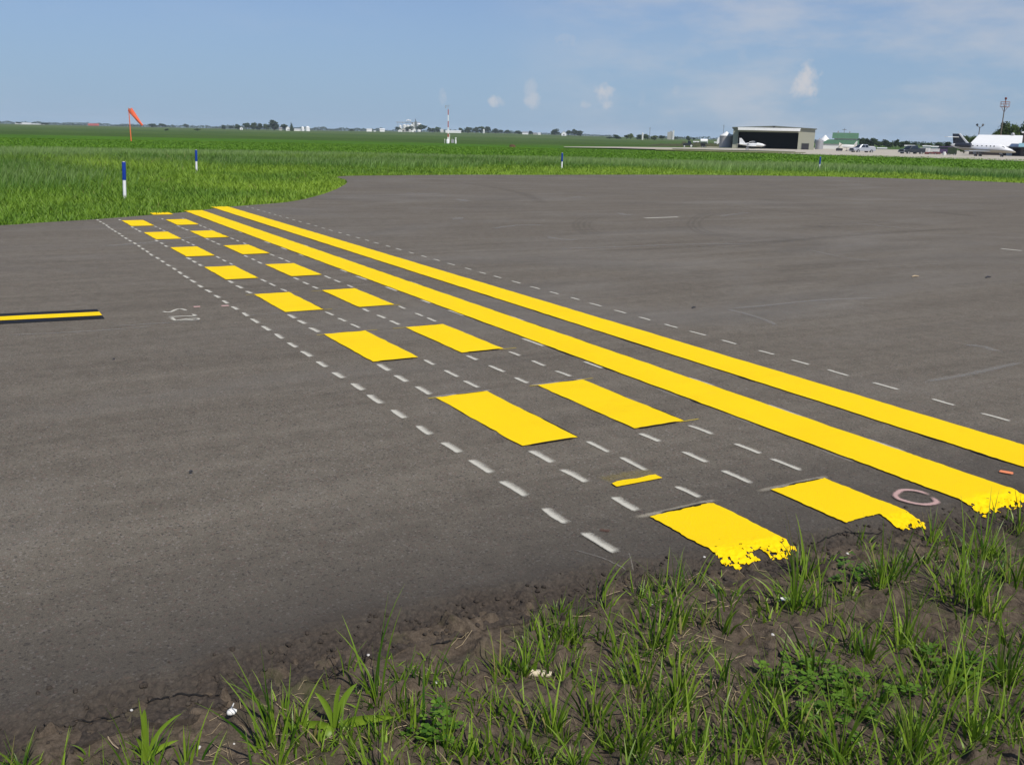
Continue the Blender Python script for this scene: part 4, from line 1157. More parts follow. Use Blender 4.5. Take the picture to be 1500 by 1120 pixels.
# brown heap in the crop
p = colpt(751, 165); m = MB(); rs = random.Random(9)
V = []; n = 12
for k_ in range(4):
    for i in range(n): a = 2 * PI * i / n; q = (1, .75, .4, .05)[k_] * rs.uniform(.85, 1.15); V.append((1.3 * q * math.cos(a), .9 * q * math.sin(a), (0, .35, .5, .55)[k_]))
m.add(V, [(k_ * n + i, k_ * n + (i + 1) % n, (k_ + 1) * n + (i + 1) % n, (k_ + 1) * n + i) for k_ in range(3) for i in range(n)])
M['heap'] = paint('brown_heap', (.10, .055, .025), .95, .4, 1.5); o = m.build('soil_heap', M['heap'], None, True); o.location = p; o.scale = (.6, .6, .75); tag(o, 'small rusty brown heap of soil in the crop right of the mast', 'heap')

# ------------------------------------------------------------------ hangar
r = 268; s = sc(1132, r)
t = at('hangar', 'large beige metal hangar with open dark doorway and raised white door', 'hangar', 1132.5, r, None, .03)
W = 57 * s; H = 29.0 * s; HR = 31.6 * s; D = 22; ox0 = -49.5 * s; ox1 = 34.5 * s; oh = 24.2 * s; th = .25
m = MB()
m.box(((-W + ox0) / 2, 0, H / 2), (ox0 + W, th, H)); m.box(((W + ox1) / 2, 0, H / 2), (W - ox1, th, H))
m.prism([(ox0, oh), (ox1, oh), (ox1, H), (ox0, H)], -th / 2, th / 2, 'y')
m.prism([(-W, H), (W, H), (0, HR)], -th / 2, th / 2, 'y')
m.box((-W + th / 2, D / 2 + th / 2, H / 2), (th, D, H)); m.box((W - th / 2, D / 2 + th / 2, H / 2), (th, D, H)); m.box((0, D + th, H / 2), (2 * W, th, H)); m.prism([(-W, H), (W, H), (0, HR)], D + th / 2, D + th * 1.5, 'y')
m.build('wall', M['beige'], t)
m = MB(); 
for sg in (-1, 1):
    m.prism([(0, HR + .0), (sg * (W + .35), H - .02), (sg * (W + .35), H + .22), (0, HR + .26)], -.6, D + 1, 'y')
m.build('roof', M['darkbeige'], t)
m = MB(); m.box(((ox0 + ox1) / 2, -1.2, oh + .95), (ox1 - ox0 + .6, 2.0, .22)); m.prism([(ox0 - .2, oh + .35), (ox1 + .2, oh + .35), (ox1 + .2, oh + 1.05), (ox0 - .2, oh + 1.05)], -2.35, -2.2, 'y'); m.build('raised_door', M['white'], t)
m = MB(); m.box((ox0 - .12, -.20, oh / 2), (.24, .14, oh)); m.box((ox1 + .12, -.20, oh / 2), (.24, .14, oh)); m.box(((ox0 + ox1) / 2, -.2, oh + .1), (ox1 - ox0, .14, .3)); m.build('door_frame', M['beige'], t)
m = MB(); m.box((45 * s, -.16, 4.6 * s), (9.4 * s, .08, 9.2 * s)); m.build('side_door', M['dark'], t)
m = MB(); m.box((45 * s - 4.95 * s, -.17, 4.8 * s), (.5 * s, .1, 9.6 * s)); m.box((45 * s + 4.95 * s, -.17, 4.8 * s), (.5 * s, .1, 9.6 * s)); m.box((45 * s, -.17, 9.5 * s), (10.4 * s, .1, .6 * s)); m.build('side_door_frame', M['darkbeige'], t)
m = MB(); m.box((0, D / 2 + .2, .17), (2 * W - .7, D - .3, .06)); m.build('floor_slab', M['brick'], t)  # floor coloured dark to stand in for the shade indoors
m = MB(); m.box((-W + .4, D / 2 + .2, H / 2 + .1), (.1, D - .6, H - .3)); m.box((W - .4, D / 2 + .2, H / 2 + .1), (.1, D - .6, H - .3)); m.box((0, D - .25, H / 2 + .1), (2 * W - .9, .1, H - .3)); m.box((0, D / 2 + .2, H - .12), (2 * W - .9, D - .7, .08)); m.build('painted_shade', M['dark'], t)  # added dark sheets: interior shade painted as colour, not a real lining
m = MB(); m.box((-.1, -.75, HR - .1), (.5, .25, .5)); m.build('gable_light', M['dark'], t)

# ------------------------------------------------------------------ aircraft helpers
def wheel(parent, c, rad, wd, axis='y'):
    m = MB(); a = (c[0], c[1] - wd / 2, c[2]); b = (c[0], c[1] + wd / 2, c[2]); m.tube(a, b, rad, rad, 16); w_ = m.build('wheel', M['black'], parent, True)
    m = MB(); m.tube((c[0], c[1] - wd / 2 - .012, c[2]), (c[0], c[1] + wd / 2 + .012, c[2]), rad * .55, rad * .55, 12); m.build('hub', M['grey'], w_, True); return w_
# light aeroplane in front of the hangar, nose to the right
t = at('light_aeroplane', 'small white low-wing propeller aeroplane parked before the hangar', 'aeroplane', 1102.5, 252, None, -.18)
m = MB(); m.loft([(-3.1, 1.15, .05, .09), (-2.2, 1.15, .16, .22), (-1.0, 1.18, .38, .40), (.2, 1.2, .55, .52), (1.4, 1.15, .52, .48), (2.4, 1.08, .42, .38), (2.85, 1.05, .22, .22), (3.0, 1.05, .12, .12)], 14); m.build('fuselage', M['white'], t, True)
m = MB(); m.loft([(-.9, 1.5, .2, .1), (-.4, 1.62, .42, .26), (.5, 1.66, .46, .30), (1.05, 1.52, .42, .15), (1.35, 1.42, .3, .05)], 12); m.build('canopy', M['glass'], t, True)
m = MB(); m.loft([(-.75, 1.74, .3, .1), (.0, 1.9, .36, .08), (.6, 1.9, .34, .06)], 10); m.build('cabin_roof', M['white'], t, True)
m = MB(); m.prism([(-3.15, 1.2), (-2.2, 1.25), (-1.6, 1.35), (-2.75, 2.65), (-3.25, 2.65)], -.05, .05, 'y'); m.build('tail_fin', M['white'], t)
m = MB(); m.prism([(-3.2, -1.5), (-2.5, -1.5), (-2.2, 0), (-2.5, 1.5), (-3.2, 1.5)], 1.18, 1.26, 'z'); m.build('tailplane', M['white'], t)
m = MB(); m.prism([(-.5, -4.6), (.6, -4.6), (1.1, 0), (.6, 4.6), (-.5, 4.6), (-.6, 0)], .78, .92, 'z'); m.build('wing', M['white'], t)
m = MB(); m.loft([(2.95, 1.05, .15, .15), (3.15, 1.05, .10, .10), (3.3, 1.05, .02, .02)], 10); sp = m.build('spinner', M['grey'], t, True)
m = MB(); m.box((3.05, 0, 1.05), (.05, .12, 1.8)); m.build('propeller', M['dark'], t)
for x, y in ((2.2, 0), (.1, -1.3), (.1, 1.3)):
    m = MB(); m.tube((x, y, .2), (x, y * .9, .95), .05, n=6); m.build('gear_leg', M['grey'], t); wheel(t, (x, y, .18), .18, .12)
m = MB(); m.box((-.95, -.38, 1.32), (.35, .12, .16)); m.build('side_window', M['glass'], t)
# business jet
t = at('business_jet', 'white business jet with dark tail parked on the far apron', 'jet', 1439, 196, None, -.36); t.scale = (.87, .87, .90)
def jetmat():
    q = NT('jet_paint'); X, Y, Z = q.sep(q.co.outputs['Object'])
    zz = q.math('ADD', Z, q.math('MULTIPLY', X, .03))
    c = q.ramp(q.mapr(zz, 0.6, 3.0), [(0, (.46, .42, .34)), (.375, (.46, .42, .34)), (.376, (.06, .06, .07)), (.405, (.06, .06, .07)), (.406, (.80, .80, .80)), (1, (.80, .80, .80))], 'CONSTANT')
    q.set(c, .25, .5); return q.mat
M['jet'] = jetmat()
m = MB(); m.loft([(6.7, 1.12, .03, .03), (6.3, 1.2, .22, .2), (5.6, 1.35, .46, .4), (4.8, 1.5, .66, .56), (4.2, 1.66, .76, .74), (3.4, 1.78, .80, .86), (0, 1.8, .82, .88), (-2.2, 1.82, .80, .86), (-3.8, 1.95, .62, .70), (-5.4, 2.15, .34, .42), (-6.4, 2.28, .12, .16)], 20); m.build('fuselage', M['jet'], t, True)
m = MB()
for x in (-1.6, -.7, .2, 1.1, 1.9, 2.6):
    m.loft([(x - .16, 2.12, .01, .03, -.70), (x - .10, 2.12, .03, .17, -.74), (x + .10, 2.12, .03, .17, -.74), (x + .16, 2.12, .01, .03, -.70)], 8)
m.build('cabin_window', M['glass'], t, True)
m = MB(); m.loft([(3.75, 2.16, .56, .16), (4.1, 2.12, .62, .22), (4.5, 1.98, .60, .16), (4.75, 1.85, .5, .06)], 14); m.build('windscreen', M['glass'], t, True)
m = MB(); m.prism([(2.0, -.4), (-.2, -6.0), (-1.1, -6.0), (-1.0, -.4), (-1.0, .4), (-1.1, 6.0), (-.2, 6.0), (2.0, .4)], 1.12, 1.26, 'z'); m.build('wing', M['silver'], t)
m = MB(); m.prism([(-3.2, 2.45), (-5.1, 4.45), (-6.3, 4.45), (-5.9, 2.3)], -.09, .09, 'y'); m.build('tail_fin', M['navy'], t)
m = MB(); m.prism([(-2.6, 2.48), (-3.12, 2.5), (-5.12, 4.55), (-4.8, 4.55)], -.11, .11, 'y'); m.build('fin_edge', M['white'], t)
m = MB(); m.prism([(-4.9, -.1), (-6.1, -2.6), (-6.8, -2.6), (-6.2, -.1), (-6.2, .1), (-6.8, 2.6), (-6.1, 2.6), (-4.9, .1)], 3.75, 3.85, 'z'); m.build('tailplane', M['white'], t)
for y in (-1.25, 1.25):
    m = MB(); m.loft([(-1.9, 2.25, .34, .34, y), (-1.8, 2.25, .44, .44, y), (-3.4, 2.25, .47, .47, y), (-4.6, 2.25, .36, .36, y), (-5.0, 2.25, .3, .3, y)], 14); m.build('engine', M['navy'], t, True)
    m = MB(); m.box((-3.1, y * .65, 2.2), (1.3, .7, .12)); m.build('pylon', M['navy'], t)
for x, y, hh in ((4.1, 0, 1.2), (-.6, -1.2, 1.1), (-.6, 1.2, 1.1)):
    m = MB(); m.tube((x, y, .25), (x, y, hh), .07, n=8); m.box((x - .25, y - .15, hh - .25), (.5, .04, .5)); m.build('gear_leg', M['grey'], t)
    wheel(t, (x, y - .14, .26), .26, .16); wheel(t, (x, y + .14, .26), .26, .16)
# white cropped aeroplane under cover beside the green-roofed barn
t = at('covered_aeroplane', 'pale aeroplane under a sagging tan cover beside a dark trailer', 'aeroplane', 1240, 246, None)
s = 246 / FPX
m = MB(); m.loft([(-1.2, 1.0, .4, .4), (-.4, 1.15, .6, .55), (1.2, 1.2, .5, .45), (2.3, 1.35, .16, .2)], 12); m.build('fuselage', M['offwhite'], t, True)
m = MB(); V = []; n = 9
for i in range(n):
    u = i / (n - 1); x = -1.6 + 3.8 * u; zt = 2.15 - 2.2 * u * (1 - u) * 1.0 - .25 * u + (.3 if u > .92 else 0)
    zb = .05 + 1.25 * u ** 1.3
    for k_, (yy, zz) in enumerate(((-.95, zb), (-.5, zt * .62 + zb * .3), (0, zt), (.5, zt * .62 + zb * .3), (.95, zb))): V.append((x, yy * (1 - .5 * u), zz))
m.add(V, [(i * 5 + k_, (i + 1) * 5 + k_, (i + 1) * 5 + k_ + 1, i * 5 + k_ + 1) for i in range(n - 1) for k_ in range(4)]); m.build('cover', M['tan'], t, True)
m = MB(); m.prism([(1.5, 1.4), (2.3, 1.3), (2.45, 2.5), (2.2, 2.5)], -.06, .06, 'y'); m.build('tail_fin', M['offwhite'], t)
m = MB(); m.tube((.2, -.8, .2), (.2, -.5, .9), .05, n=6); m.tube((.2, .8, .2), (.2, .5, .9), .05, n=6); m.build('gear_leg', M['dark'], t)
wheel(t, (1.2, -.8, .28), .28, .16); wheel(t, (.2, .8, .22), .22, .14); wheel(t, (.2, -.8, .22), .22, .14)
t = at('flat_trailer', 'low dark trailer with raised ramp beside the covered aeroplane', 'trailer', 1230.5, 244)
m = MB(); m.box((0, 0, .55), (1.5, 1.6, .5)); m.build('bed', M['dark'], t)
m = MB(); m.prism([(-.5, .8), (-.35, .8), (.75, 2.0), (.62, 2.0)], -.8, .8, 'y'); m.build('ramp', M['dark'], t)
for x in (-.4, .4): wheel(t, (x, -.7, .24), .24, .16)

# ------------------------------------------------------------------ vehicles
def pickup(px, r, yaw, mat, label, suv=False):
    t = at('sport_utility_vehicle' if suv else 'pickup_truck', label, 'car' if suv else 'pickup truck', px, r, None, yaw)
    # nose toward -x
    m = MB(); prof = [(-2.6, .45), (-2.65, .75), (-2.55, .98), (-1.35, 1.10), (2.6, 1.10), (2.65, .5), (2.2, .42), (-2.2, .42)]
    m.prism(prof, -.92, .92, 'y'); m.build('body', mat, t, False, .05)
    x1 = 2.45 if suv else .95
    m = MB(); cab = [(-1.40, 1.10), (-.62, 1.74), (x1 - .25, 1.78), (x1, 1.10)]
    n = 4; V = [(a, -.86 if z < 1.2 else -.70, z) for a, z in cab] + [(a, .86 if z < 1.2 else .70, z) for a, z in cab]
    m.add(V, [(0, 1, 2, 3), (7, 6, 5, 4)] + [(i, 4 + i, 4 + (i + 1) % 4, (i + 1) % 4) for i in range(4)]); m.build('cab', mat, t, False, .04)
    # glass sits proud of the cab faces
    m = MB(); m.quadface((-1.36, -.70, 1.18), (-1.36, .70, 1.18), (-.72, .60, 1.70), (-.72, -.60, 1.70)); m.v = [(x - .03, y, z + .02) for x, y, z in m.v]; m.build('windscreen', M['glass'], t)
    for sg in (-1, 1):
        for a, b, aa_, bb in ([(-1.0, -.05, -.55, -.05), (.05, x1 - .12, .05, x1 - .30)] if not suv else [(-1.0, -.05, -.55, -.05), (.05, .95, .05, .95), (1.05, x1 - .12, 1.05, x1 - .30)]):
            m = MB(); m.quadface((a, sg * .875, 1.18), (b, sg * .875, 1.18), (bb, sg * .742, 1.68), (aa_, sg * .742, 1.68)); m.build('side_window', M['glass'], t)
    if not suv:
        m = MB(); m.box((1.78, 0, 1.112), (1.55, 1.6, .02)); m.build('bed_floor', M['dark'], t)
        m = MB(); m.box((1.78, .86, 1.2), (1.66, .08, .2)); m.box((1.78, -.86, 1.2), (1.66, .08, .2)); m.box((2.58, 0, 1.2), (.08, 1.72, .2)); m.build('bed_rail', mat, t)
    m = MB(); m.box((-2.64, 0, .78), (.08, 1.2, .34)); m.build('grille', M['dark'], t)
    for y in (-.72, .72):
        m = MB(); m.box((-2.6, y, .84), (.10, .28, .18)); m.build('headlight', M['white'], t)
    m = MB(); m.box((-2.68, 0, .5), (.14, 1.8, .18)); m.build('bumper', M['grey'], t)
    for x in (-1.65, 1.6):
        for y in (-.84, .84): wheel(t, (x, y, .37), .37, .24)
    return t
pickup(1264.5, 222, .62, M['silver'], 'silver-white pickup truck with dark windscreen parked on the apron')
pickup(1337, 214, .75, M['charcoal'], 'dark grey pickup truck parked by the white tanks')
# dark vehicle at the left, a small tractor with grey wheels
t = at('utility_tractor', 'small dark tractor with pale wheels left of the white tank', 'tractor', 1009, 262)
m = MB(); m.box((-.1, 0, .85), (1.9, .8, .5)); m.box((-1.1, 0, .8), (.7, .7, .45)); m.build('body', M['charcoal'], t, False, .05)
m = MB(); m.box((.2, 0, 1.35), (.9, .8, .5), taper=.8); m.build('cab', M['glass'], t, False, .04)
m = MB(); m.box((.2, 0, 1.63), (.85, .8, .06)); m.build('roof', M['charcoal'], t)
for x, rd in ((-1.0, .34), (.75, .46)):
    for y in (-.6, .6):
        m = MB(); m.tube((x, y - .12, rd), (x, y + .12, rd), rd, rd, 16); w_ = m.build('wheel', M['black'], t, True); m = MB(); m.tube((x, y - .14, rd), (x, y + .14, rd), rd * .62, rd * .62, 12); m.build('hub', M['offwhite'], w_, True)
# white tank on a dark cart
t = at('tank_cart', 'white tank raised on a dark wheeled cart left of the bins', 'tank', 1031.5, 260)
m = MB(); m.loft([(-.95, 1.75, .5, .36), (-.88, 1.75, .72, .52), (.88, 1.75, .72, .52), (.95, 1.75, .5, .36)], 16); m.build('tank', M['white'], t, True)
m = MB(); m.box((0, 0, 1.1), (1.9, 1.2, .2)); m.box((-.2, 0, .75), (1.2, .9, .6)); m.build('frame', M['dark'], t)
m = MB(); m.box((.85, 0, 1.45), (.15, .9, .8)); m.build('end_panel', M['white'], t)
for x in (-.3, .4): wheel(t, (x, -.5, .3), .3, .2); wheel(t, (x, .5, .3), .3, .2)
m = MB(); m.tube((.9, 0, .95), (1.7, 0, .5), .06, n=6); m.build('drawbar', M['dark'], t)
# small grey cart in front of the aeroplane
t = at('hand_cart', 'small grey upright cart on wheels in front of the light aeroplane', 'cart', 1095.5, 214)
m = MB(); m.tube((-.2, 0, .3), (.05, 0, 1.2), .05, n=6); m.tube((.2, 0, .3), (.05, 0, 1.2), .05, n=6); m.box((0, 0, .35), (.5, .35, .3)); m.build('frame', M['grey'], t)
wheel(t, (-.22, -.2, .15), .15, .08); wheel(t, (.22, -.2, .15), .15, .08)
# tanks, trailer and van between the dark pickup and the jet
t = at('tank_trailer', 'boxy white tank trailer between dark pickup and jet', 'trailer', 1354.5, 216)
m = MB(); m.box((0, 0, .85), (1.7, 1.3, 1.0)); m.build('tank', M['offwhite'], t, False, .08); m = MB(); m.box((.95, 0, .85), (.3, 1.35, 1.05)); m.build('end_panel', M['white'], t)
for x in (-.4, .4): wheel(t, (x, -.6, .2), .2, .14)
t = at('white_box', 'long pale box standing on the maroon flat trailer', 'box', 1369.5, 216)
t.location.z += .62
m = MB(); m.box((0, 0, .32), (2.0, 1.2, .55)); m.build('case', M['offwhite'], t, False, .04); m = MB(); m.box((0, 0, .62), (2.06, 1.26, .07)); m.build('lid', M['white'], t)
t = at('maroon_trailer', 'flat maroon trailer under a long pale box', 'trailer', 1368, 214)
m = MB(); m.box((0, 0, .42), (2.9, 1.6, .34)); m.box((-1.1, 0, .25), (.8, 1.4, .2)); m.build('bed', M['maroon'], t, False, .03); m = MB(); m.tube((1.4, 0, .4), (2.1, 0, .35), .05, n=6); m.build('drawbar', M['dark'], t)
for x in (-.5, .5): wheel(t, (x, -.72, .24), .24, .16); wheel(t, (x, .72, .24), .24, .16)
t = at('purple_van', 'dark purple van parked behind the tail of the jet', 'van', 1382.5, 222)
m = MB(); m.prism([(-1.9, .35), (-1.95, 1.0), (-1.2, 1.15), (-.7, 1.75), (1.8, 1.8), (1.95, .4)], -.85, .85, 'y'); m.build('body', M['purple'], t, False, .06)
m = MB(); m.box((.2, -.86, 1.45), (2.2, .04, .36)); m.build('side_window', M['glass'], t)
for x in (-1.2, 1.2): wheel(t, (x, -.75, .32), .32, .2); wheel(t, (x, .75, .32), .32, .2)
t = at('white_barrel', 'small white barrel standing left of the jet tail', 'barrel', 1385, 192)
m = MB(); m.lathe([(.22, 0), (.25, .3), (.25, .6), (.22, .75)], 12); m.build('drum', M['offwhite'], t, True); m = MB(); m.lathe([(.23, .75), (.2, .79)], 12); m.build('lid', M['white'], t, True)
t = at('ground_cart', 'dark green ground power cart standing behind the jet tail', 'cart', 1396, 210)
m = MB(); m.box((0, 0, .95), (1.7, 1.2, 1.3)); m.build('housing', paint('dark_green_paint', (.03, .045, .02), .5), t, False, .06); m = MB(); m.box((.2, 0, 1.7), (.5, .5, .25)); m.build('exhaust_box', M['dark'], t)
for x in (-.5, .5): wheel(t, (x, -.55, .25), .25, .15); wheel(t, (x, .55, .25), .25, .15)

# ------------------------------------------------------------------ buildings near the apron
def bin_(px, r, rad, h, cone, label, roofm='white', wallm='galv', group=None, cat='grain bin'):
    t = at('grain_bin', label, cat, px, r, group)
    prof = [(rad, 0)]; n = max(3, int(h / .8))
    for i in range(n): prof += [(rad, h * (i + .0) / n + .02), (rad * 1.012, h * (i + .5) / n), (rad, h * (i + 1) / n)]
    m = MB(); m.lathe(prof, 24); m.build('wall', M[wallm], t, True)
    m = MB(); m.lathe([(rad * 1.05, h - .05), (rad * 1.02, h + .08), (rad * .18, h + cone), (rad * .12, h + cone + .2)], 24); m.build('roof', M[roofm], t, True)
    return t
bin_(1063.5, 276, 1.75, 3.3, .9, 'left of the two grey grain bins beside the hangar', 'white', 'galv', 'grey grain bins')
bin_(1072.5, 281, 1.75, 3.4, .1, 'flat-topped grey bin tucked against the left wall of the hangar', 'galv', 'galv', 'grey grain bins')
t = at('quonset_shed', 'white round-topped shed rising behind the grey bins', 'shed', 1067, 330)
m = MB(); V = []; n = 12
m.prism([(3.6 * math.cos(a), 2.0 + 1.9 * math.sin(a)) for a in np.linspace(0, PI, 14)] + [(-3.6, 0), (3.6, 0)], 0, 9, 'y'); m.build('shell', M['white'], t, True); m = MB(); m.box((0, -.05, 1.5), (2.2, .08, 2.6)); m.build('door', M['grey'], t)
bin_(1200.5, 300, 1.1, 2.6, .5, 'small dark grey grain bin directly right of the hangar', 'grey', 'grey')
bin_(1208, 345, 1.9, 2.6, 1.7, 'white grain bin with tall cone roof right of the hangar', 'white', 'white')
# green-roofed barn with raised monitor
r = 340; s = sc(1231, r)
t = at('barn', 'long white barn with two-tier green roof right of the hangar', 'barn', 1231, r)
bw = 25.5 * s; wh = 9.0 * s
wh = 8.0 * s; e1 = 14 * s; e2 = 15.8 * s; e3 = 24 * s
m = MB(); m.box((0, 6, wh / 2), (2 * bw, 12, wh)); m.build('wall', M['offwhite'], t)
m = MB(); m.prism([(-.3, wh - .05), (3.4, e1), (8.6, e1), (12.3, wh - .05)], -bw - .2, bw + .1, 'x'); m.v = [(x + (1.9 if (x < 0 and z > wh + .5) else 0), y, z) for x, y, z in m.v]; m.build('lower_roof', M['green_roof'], t)
m = MB(); m.box((1.6, 6, (e1 + e2) / 2), (2 * bw - 4.2, 4.9, e2 - e1 + .1)); m.build('clerestory', M['offwhite'], t)
m = MB(); m.prism([(3.0, e2), (6, e3), (9.0, e2)], -bw + 3.0, bw - .2, 'x'); m.build('upper_roof', M['green_roof'], t)
m = MB(); m.box((-1, 6, e3 + .2), (.4, .4, .8)); m.build('vent', M['grey'], t); m = MB(); m.box((2.6, 6, e3 + .1), (.35, .35, .6)); m.build('vent', M['grey'], t)
# white-roofed building behind the jet
r = 232; s = sc(1459, r)
t = at('terminal', 'low dark-walled building with broad bright white roof behind the jet', 'building', 1459, r, None, .0)
hw = 35.5 * s; wh = 14.0 * s
m = MB(); m.box((0, 7, wh / 2), (2 * hw, 14, wh)); m.build('wall', M['brick'], t)
m = MB(); sh_ = 11.5 * s
V = [(-hw - .3, -.5, wh), (hw + .3, -.5, wh), (-hw - .3 + sh_, 7, wh + 2.3), (hw + .3, 7, wh + 2.3), (-hw - .3, 14.5, wh), (hw + .3, 14.5, wh)]
V2 = [(a, b, c + .12) for a, b, c in V]
m.add(V + V2, [(6, 7, 9, 8), (8, 9, 11, 10), (0, 2, 3, 1), (2, 4, 5, 3), (0, 1, 7, 6), (4, 10, 11, 5), (0, 6, 8, 2), (2, 8, 10, 4), (1, 3, 9, 7), (3, 5, 11, 9)]); m.build('roof', M['white'], t)
m = MB(); m.box((0, -.55, wh - .12), (2 * hw + .6, .1, .24)); m.build('fascia', M['darkbeige'], t)
m = MB(); m.lathe([(.35, 0), (.42, .3), (.2, .6)], 10, (21 * s, 7, wh + 2.35)); m.build('roof_vent', M['grey'], t, True)
m = MB(); m.box((19 * s, -.04, 1.0), (1.1, .08, 2.0)); m.build('door', M['offwhite'], t)
for x in (-20, -8, 4):
    m = MB(); m.box((x * s, -.03, 1.3), (1.3, .06, .9)); m.build('window', M['glass'], t)
# taller block at the right edge
t = at('control_block', 'taller dark block with pale roof edge at the right border', 'building', 1511, 224, None)
m = MB(); m.box((0, 4, 2.35), (3.6, 8, 4.7)); m.build('wall', M['brick'], t)
m = MB(); m.box((0, 4, 4.86), (4.2, 8.6, .3)); m.build('roof', M['white'], t)
m = MB(); m.prism([(-1.2, 2.1), (-.1, 2.75), (-.1, 2.6), (-1.2, 1.95)], -2.3, 1.8, 'x'); m.build('awning', M['teal'], t)
m = MB(); m.box((-.9, -.05, 1.2), (.9, .08, 1.2)); m.box((.6, -.05, 1.2), (.9, .08, 1.2)); m.build('window', M['glass'], t)
# beacon tower
r = 262; s = sc(1464, r)
t = at('beacon_tower', 'slender rust and grey tower with railed platform and beacon on top', 'tower', 1463.6, r)
zt = 72 * s; z0 = 30 * s
m = MB(); m.tube((0, 0, 0), (0, 0, z0), .17, .15, 10); m.build('lower_mast', M['rust'], t, True)
m = MB(); m.tube((0, 0, z0), (0, 0, zt), .15, .11, 10); m.build('upper_mast', M['woodpole'], t, True)
m = MB(); m.lathe([(.0, 0), (1.0, .0), (1.0, .1), (.0, .1)], 14, (0, 0, zt - .4)); m.build('platform', M['rust'], t)
m = MB()
for i in range(10):
    a = 2 * PI * i / 10; b = 2 * PI * (i + 1) / 10; c = lambda q, z: (1.0 * math.cos(q), 1.0 * math.sin(q), z)
    m.tube(c(a, zt - .3), c(a, zt + .8), .035, n=5); m.tube(c(a, zt + .8), c(b, zt + .8), .035, n=5); m.tube(c(a, zt + .3), c(b, zt + .3), .03, n=5)
m.build('railing', M['rust'], t)
m = MB(); 
for i in range(4): a = PI / 4 + i * PI / 2; m.tube((.14 * math.cos(a), .14 * math.sin(a), zt - 1.4), (.9 * math.cos(a), .9 * math.sin(a), zt - .38), .04, n=5)
m.build('brace', M['rust'], t)
m = MB(); m.tube((0, 0, zt), (0, 0, zt + 1.3), .09, n=8); m.lathe([(.2, 0), (.26, .15), (.26, .4), (.12, .55)], 12, (0, 0, zt + 1.3)); m.build('beacon', M['maroon'], t, True)
# floodlight pole
r = 250; s = sc(1432, r)
t = at('floodlight_pole', 'dark floodlight pole with two lamps standing behind the white roof', 'lamp post', 1431.6, r)
m = MB(); zt = 41 * s; m.tube((0, 0, 0), (0, 0, zt), .13, .08, 8); m.tube((0, 0, zt - .3), (-.55, 0, zt + .25), .05, n=6); m.tube((0, 0, zt - .3), (.55, 0, zt + .25), .05, n=6); m.build('pole', M['woodpole'], t)
for x in (-.5, .5): 
    m = MB(); m.tube((x, -.05, zt + .15), (x + .12 * (1 if x > 0 else -1), -.45, zt + .45), .14, .27, 10); m.build('lamp', M['charcoal'], t, True)
for px, r, hp, lab in ((1059, 700, 24, 'thin utility pole rising behind the grain bins'), (951.5, 900, 17, 'thin utility pole above the light green trees'), (1235, 420, 26, 'thin pole above the green-roofed barn')):
    t = at('utility_pole', lab, 'utility pole', px, r); s = r / FPX; m = MB(); m.tube((0, 0, 0), (0, 0, hp * s), .0009 * r * .22, n=6); m.build('pole', M['woodpole'], t); m = MB(); m.box((0, 0, hp * s * .93), (1.6, .15, .15)); m.build('crossarm', M['woodpole'], t)

# ------------------------------------------------------------------ trees
def crown_mesh(name, seed, H, Wd, n, leaf, mat, kind='round'):
    rs = np.random.default_rng(seed); nb = 9 if kind != 'cone' else 7
    blobs = []
    for i in range(nb):
        if kind == 'cone':
            u = i / (nb - 1); blobs.append((rs.normal(0, .03), rs.normal(0, .03), (.12 + .82 * u) * H, (.52 * (1 - u) + .07) * Wd, .13 * H))
        else:
            u = rs.random(); a = rs.random() * 2 * PI; q = (.30 * Wd) * math.sqrt(rs.random()) * (1.15 - .55 * u)
            blobs.append((q * math.cos(a), q * math.sin(a), (.22 + .63 * u) * H, Wd * rs.uniform(.17, .30), H * rs.uniform(.12, .20)))
    B_ = np.array(blobs); wts = B_[:, 3] ** 2; wts /= wts.sum(); idx = rs.choice(nb, n, p=wts)
    v = rs.normal(size=(n, 3)); v /= np.linalg.norm(v, axis=1)[:, None]; rad = rs.random(n) ** .38 * (1 + .18 * rs.normal(size=n))
    c = B_[idx, :3] + v * rad[:, None] * np.stack([B_[idx, 3], B_[idx, 3], B_[idx, 4]], -1)
    nrm = v + rs.normal(size=(n, 3)) * .55; nrm /= np.linalg.norm(nrm, axis=1)[:, None]
    t1 = np.cross(nrm, rs.normal(size=(n, 3))); t1 /= np.linalg.norm(t1, axis=1)[:, None]; t2 = np.cross(nrm, t1)
    sz = leaf * (.55 + .9 * rs.random(n))[:, None]
    V = np.stack([c - t1 * sz, c + t2 * sz * .7, c + t1 * sz, c - t2 * sz * .7], 1).reshape(-1, 3)
    F_ = np.arange(4 * n).reshape(-1, 4)
    clump = rs.random(nb)[idx]; tint = np.clip(.15 + .5 * clump + .35 * rs.random(n), 0, 1)
    return V, F_, np.repeat(tint, 4)
PROTO = {}
def tree_proto(kind, seed, n, leaf, mat):
    key = (kind, seed)
    if key in PROTO: return PROTO[key]
    V, F_, tn = crown_mesh('crown', seed, 1.0, 1.0, n, leaf, mat, kind)
    o = np_mesh('crown', V, F_, M[mat], {'tint': tn}); me = o.data; bpy.data.objects.remove(o)
    m = MB(); m.tube((0, 0, -.02), (.01, 0, .35), .035, .026, 7); m.tube((.01, 0, .33), (.12, .05, .62), .018, .008, 5); m.tube((.01, 0, .35), (-.10, -.06, .66), .018, .008, 5); m.tube((.01, 0, .35), (.01, .03, .78), .022, .006, 5)
    o = m.build('trunk', M['bark']); mt = o.data; bpy.data.objects.remove(o)
    PROTO[key] = (me, mt); return PROTO[key]
tcount = 0
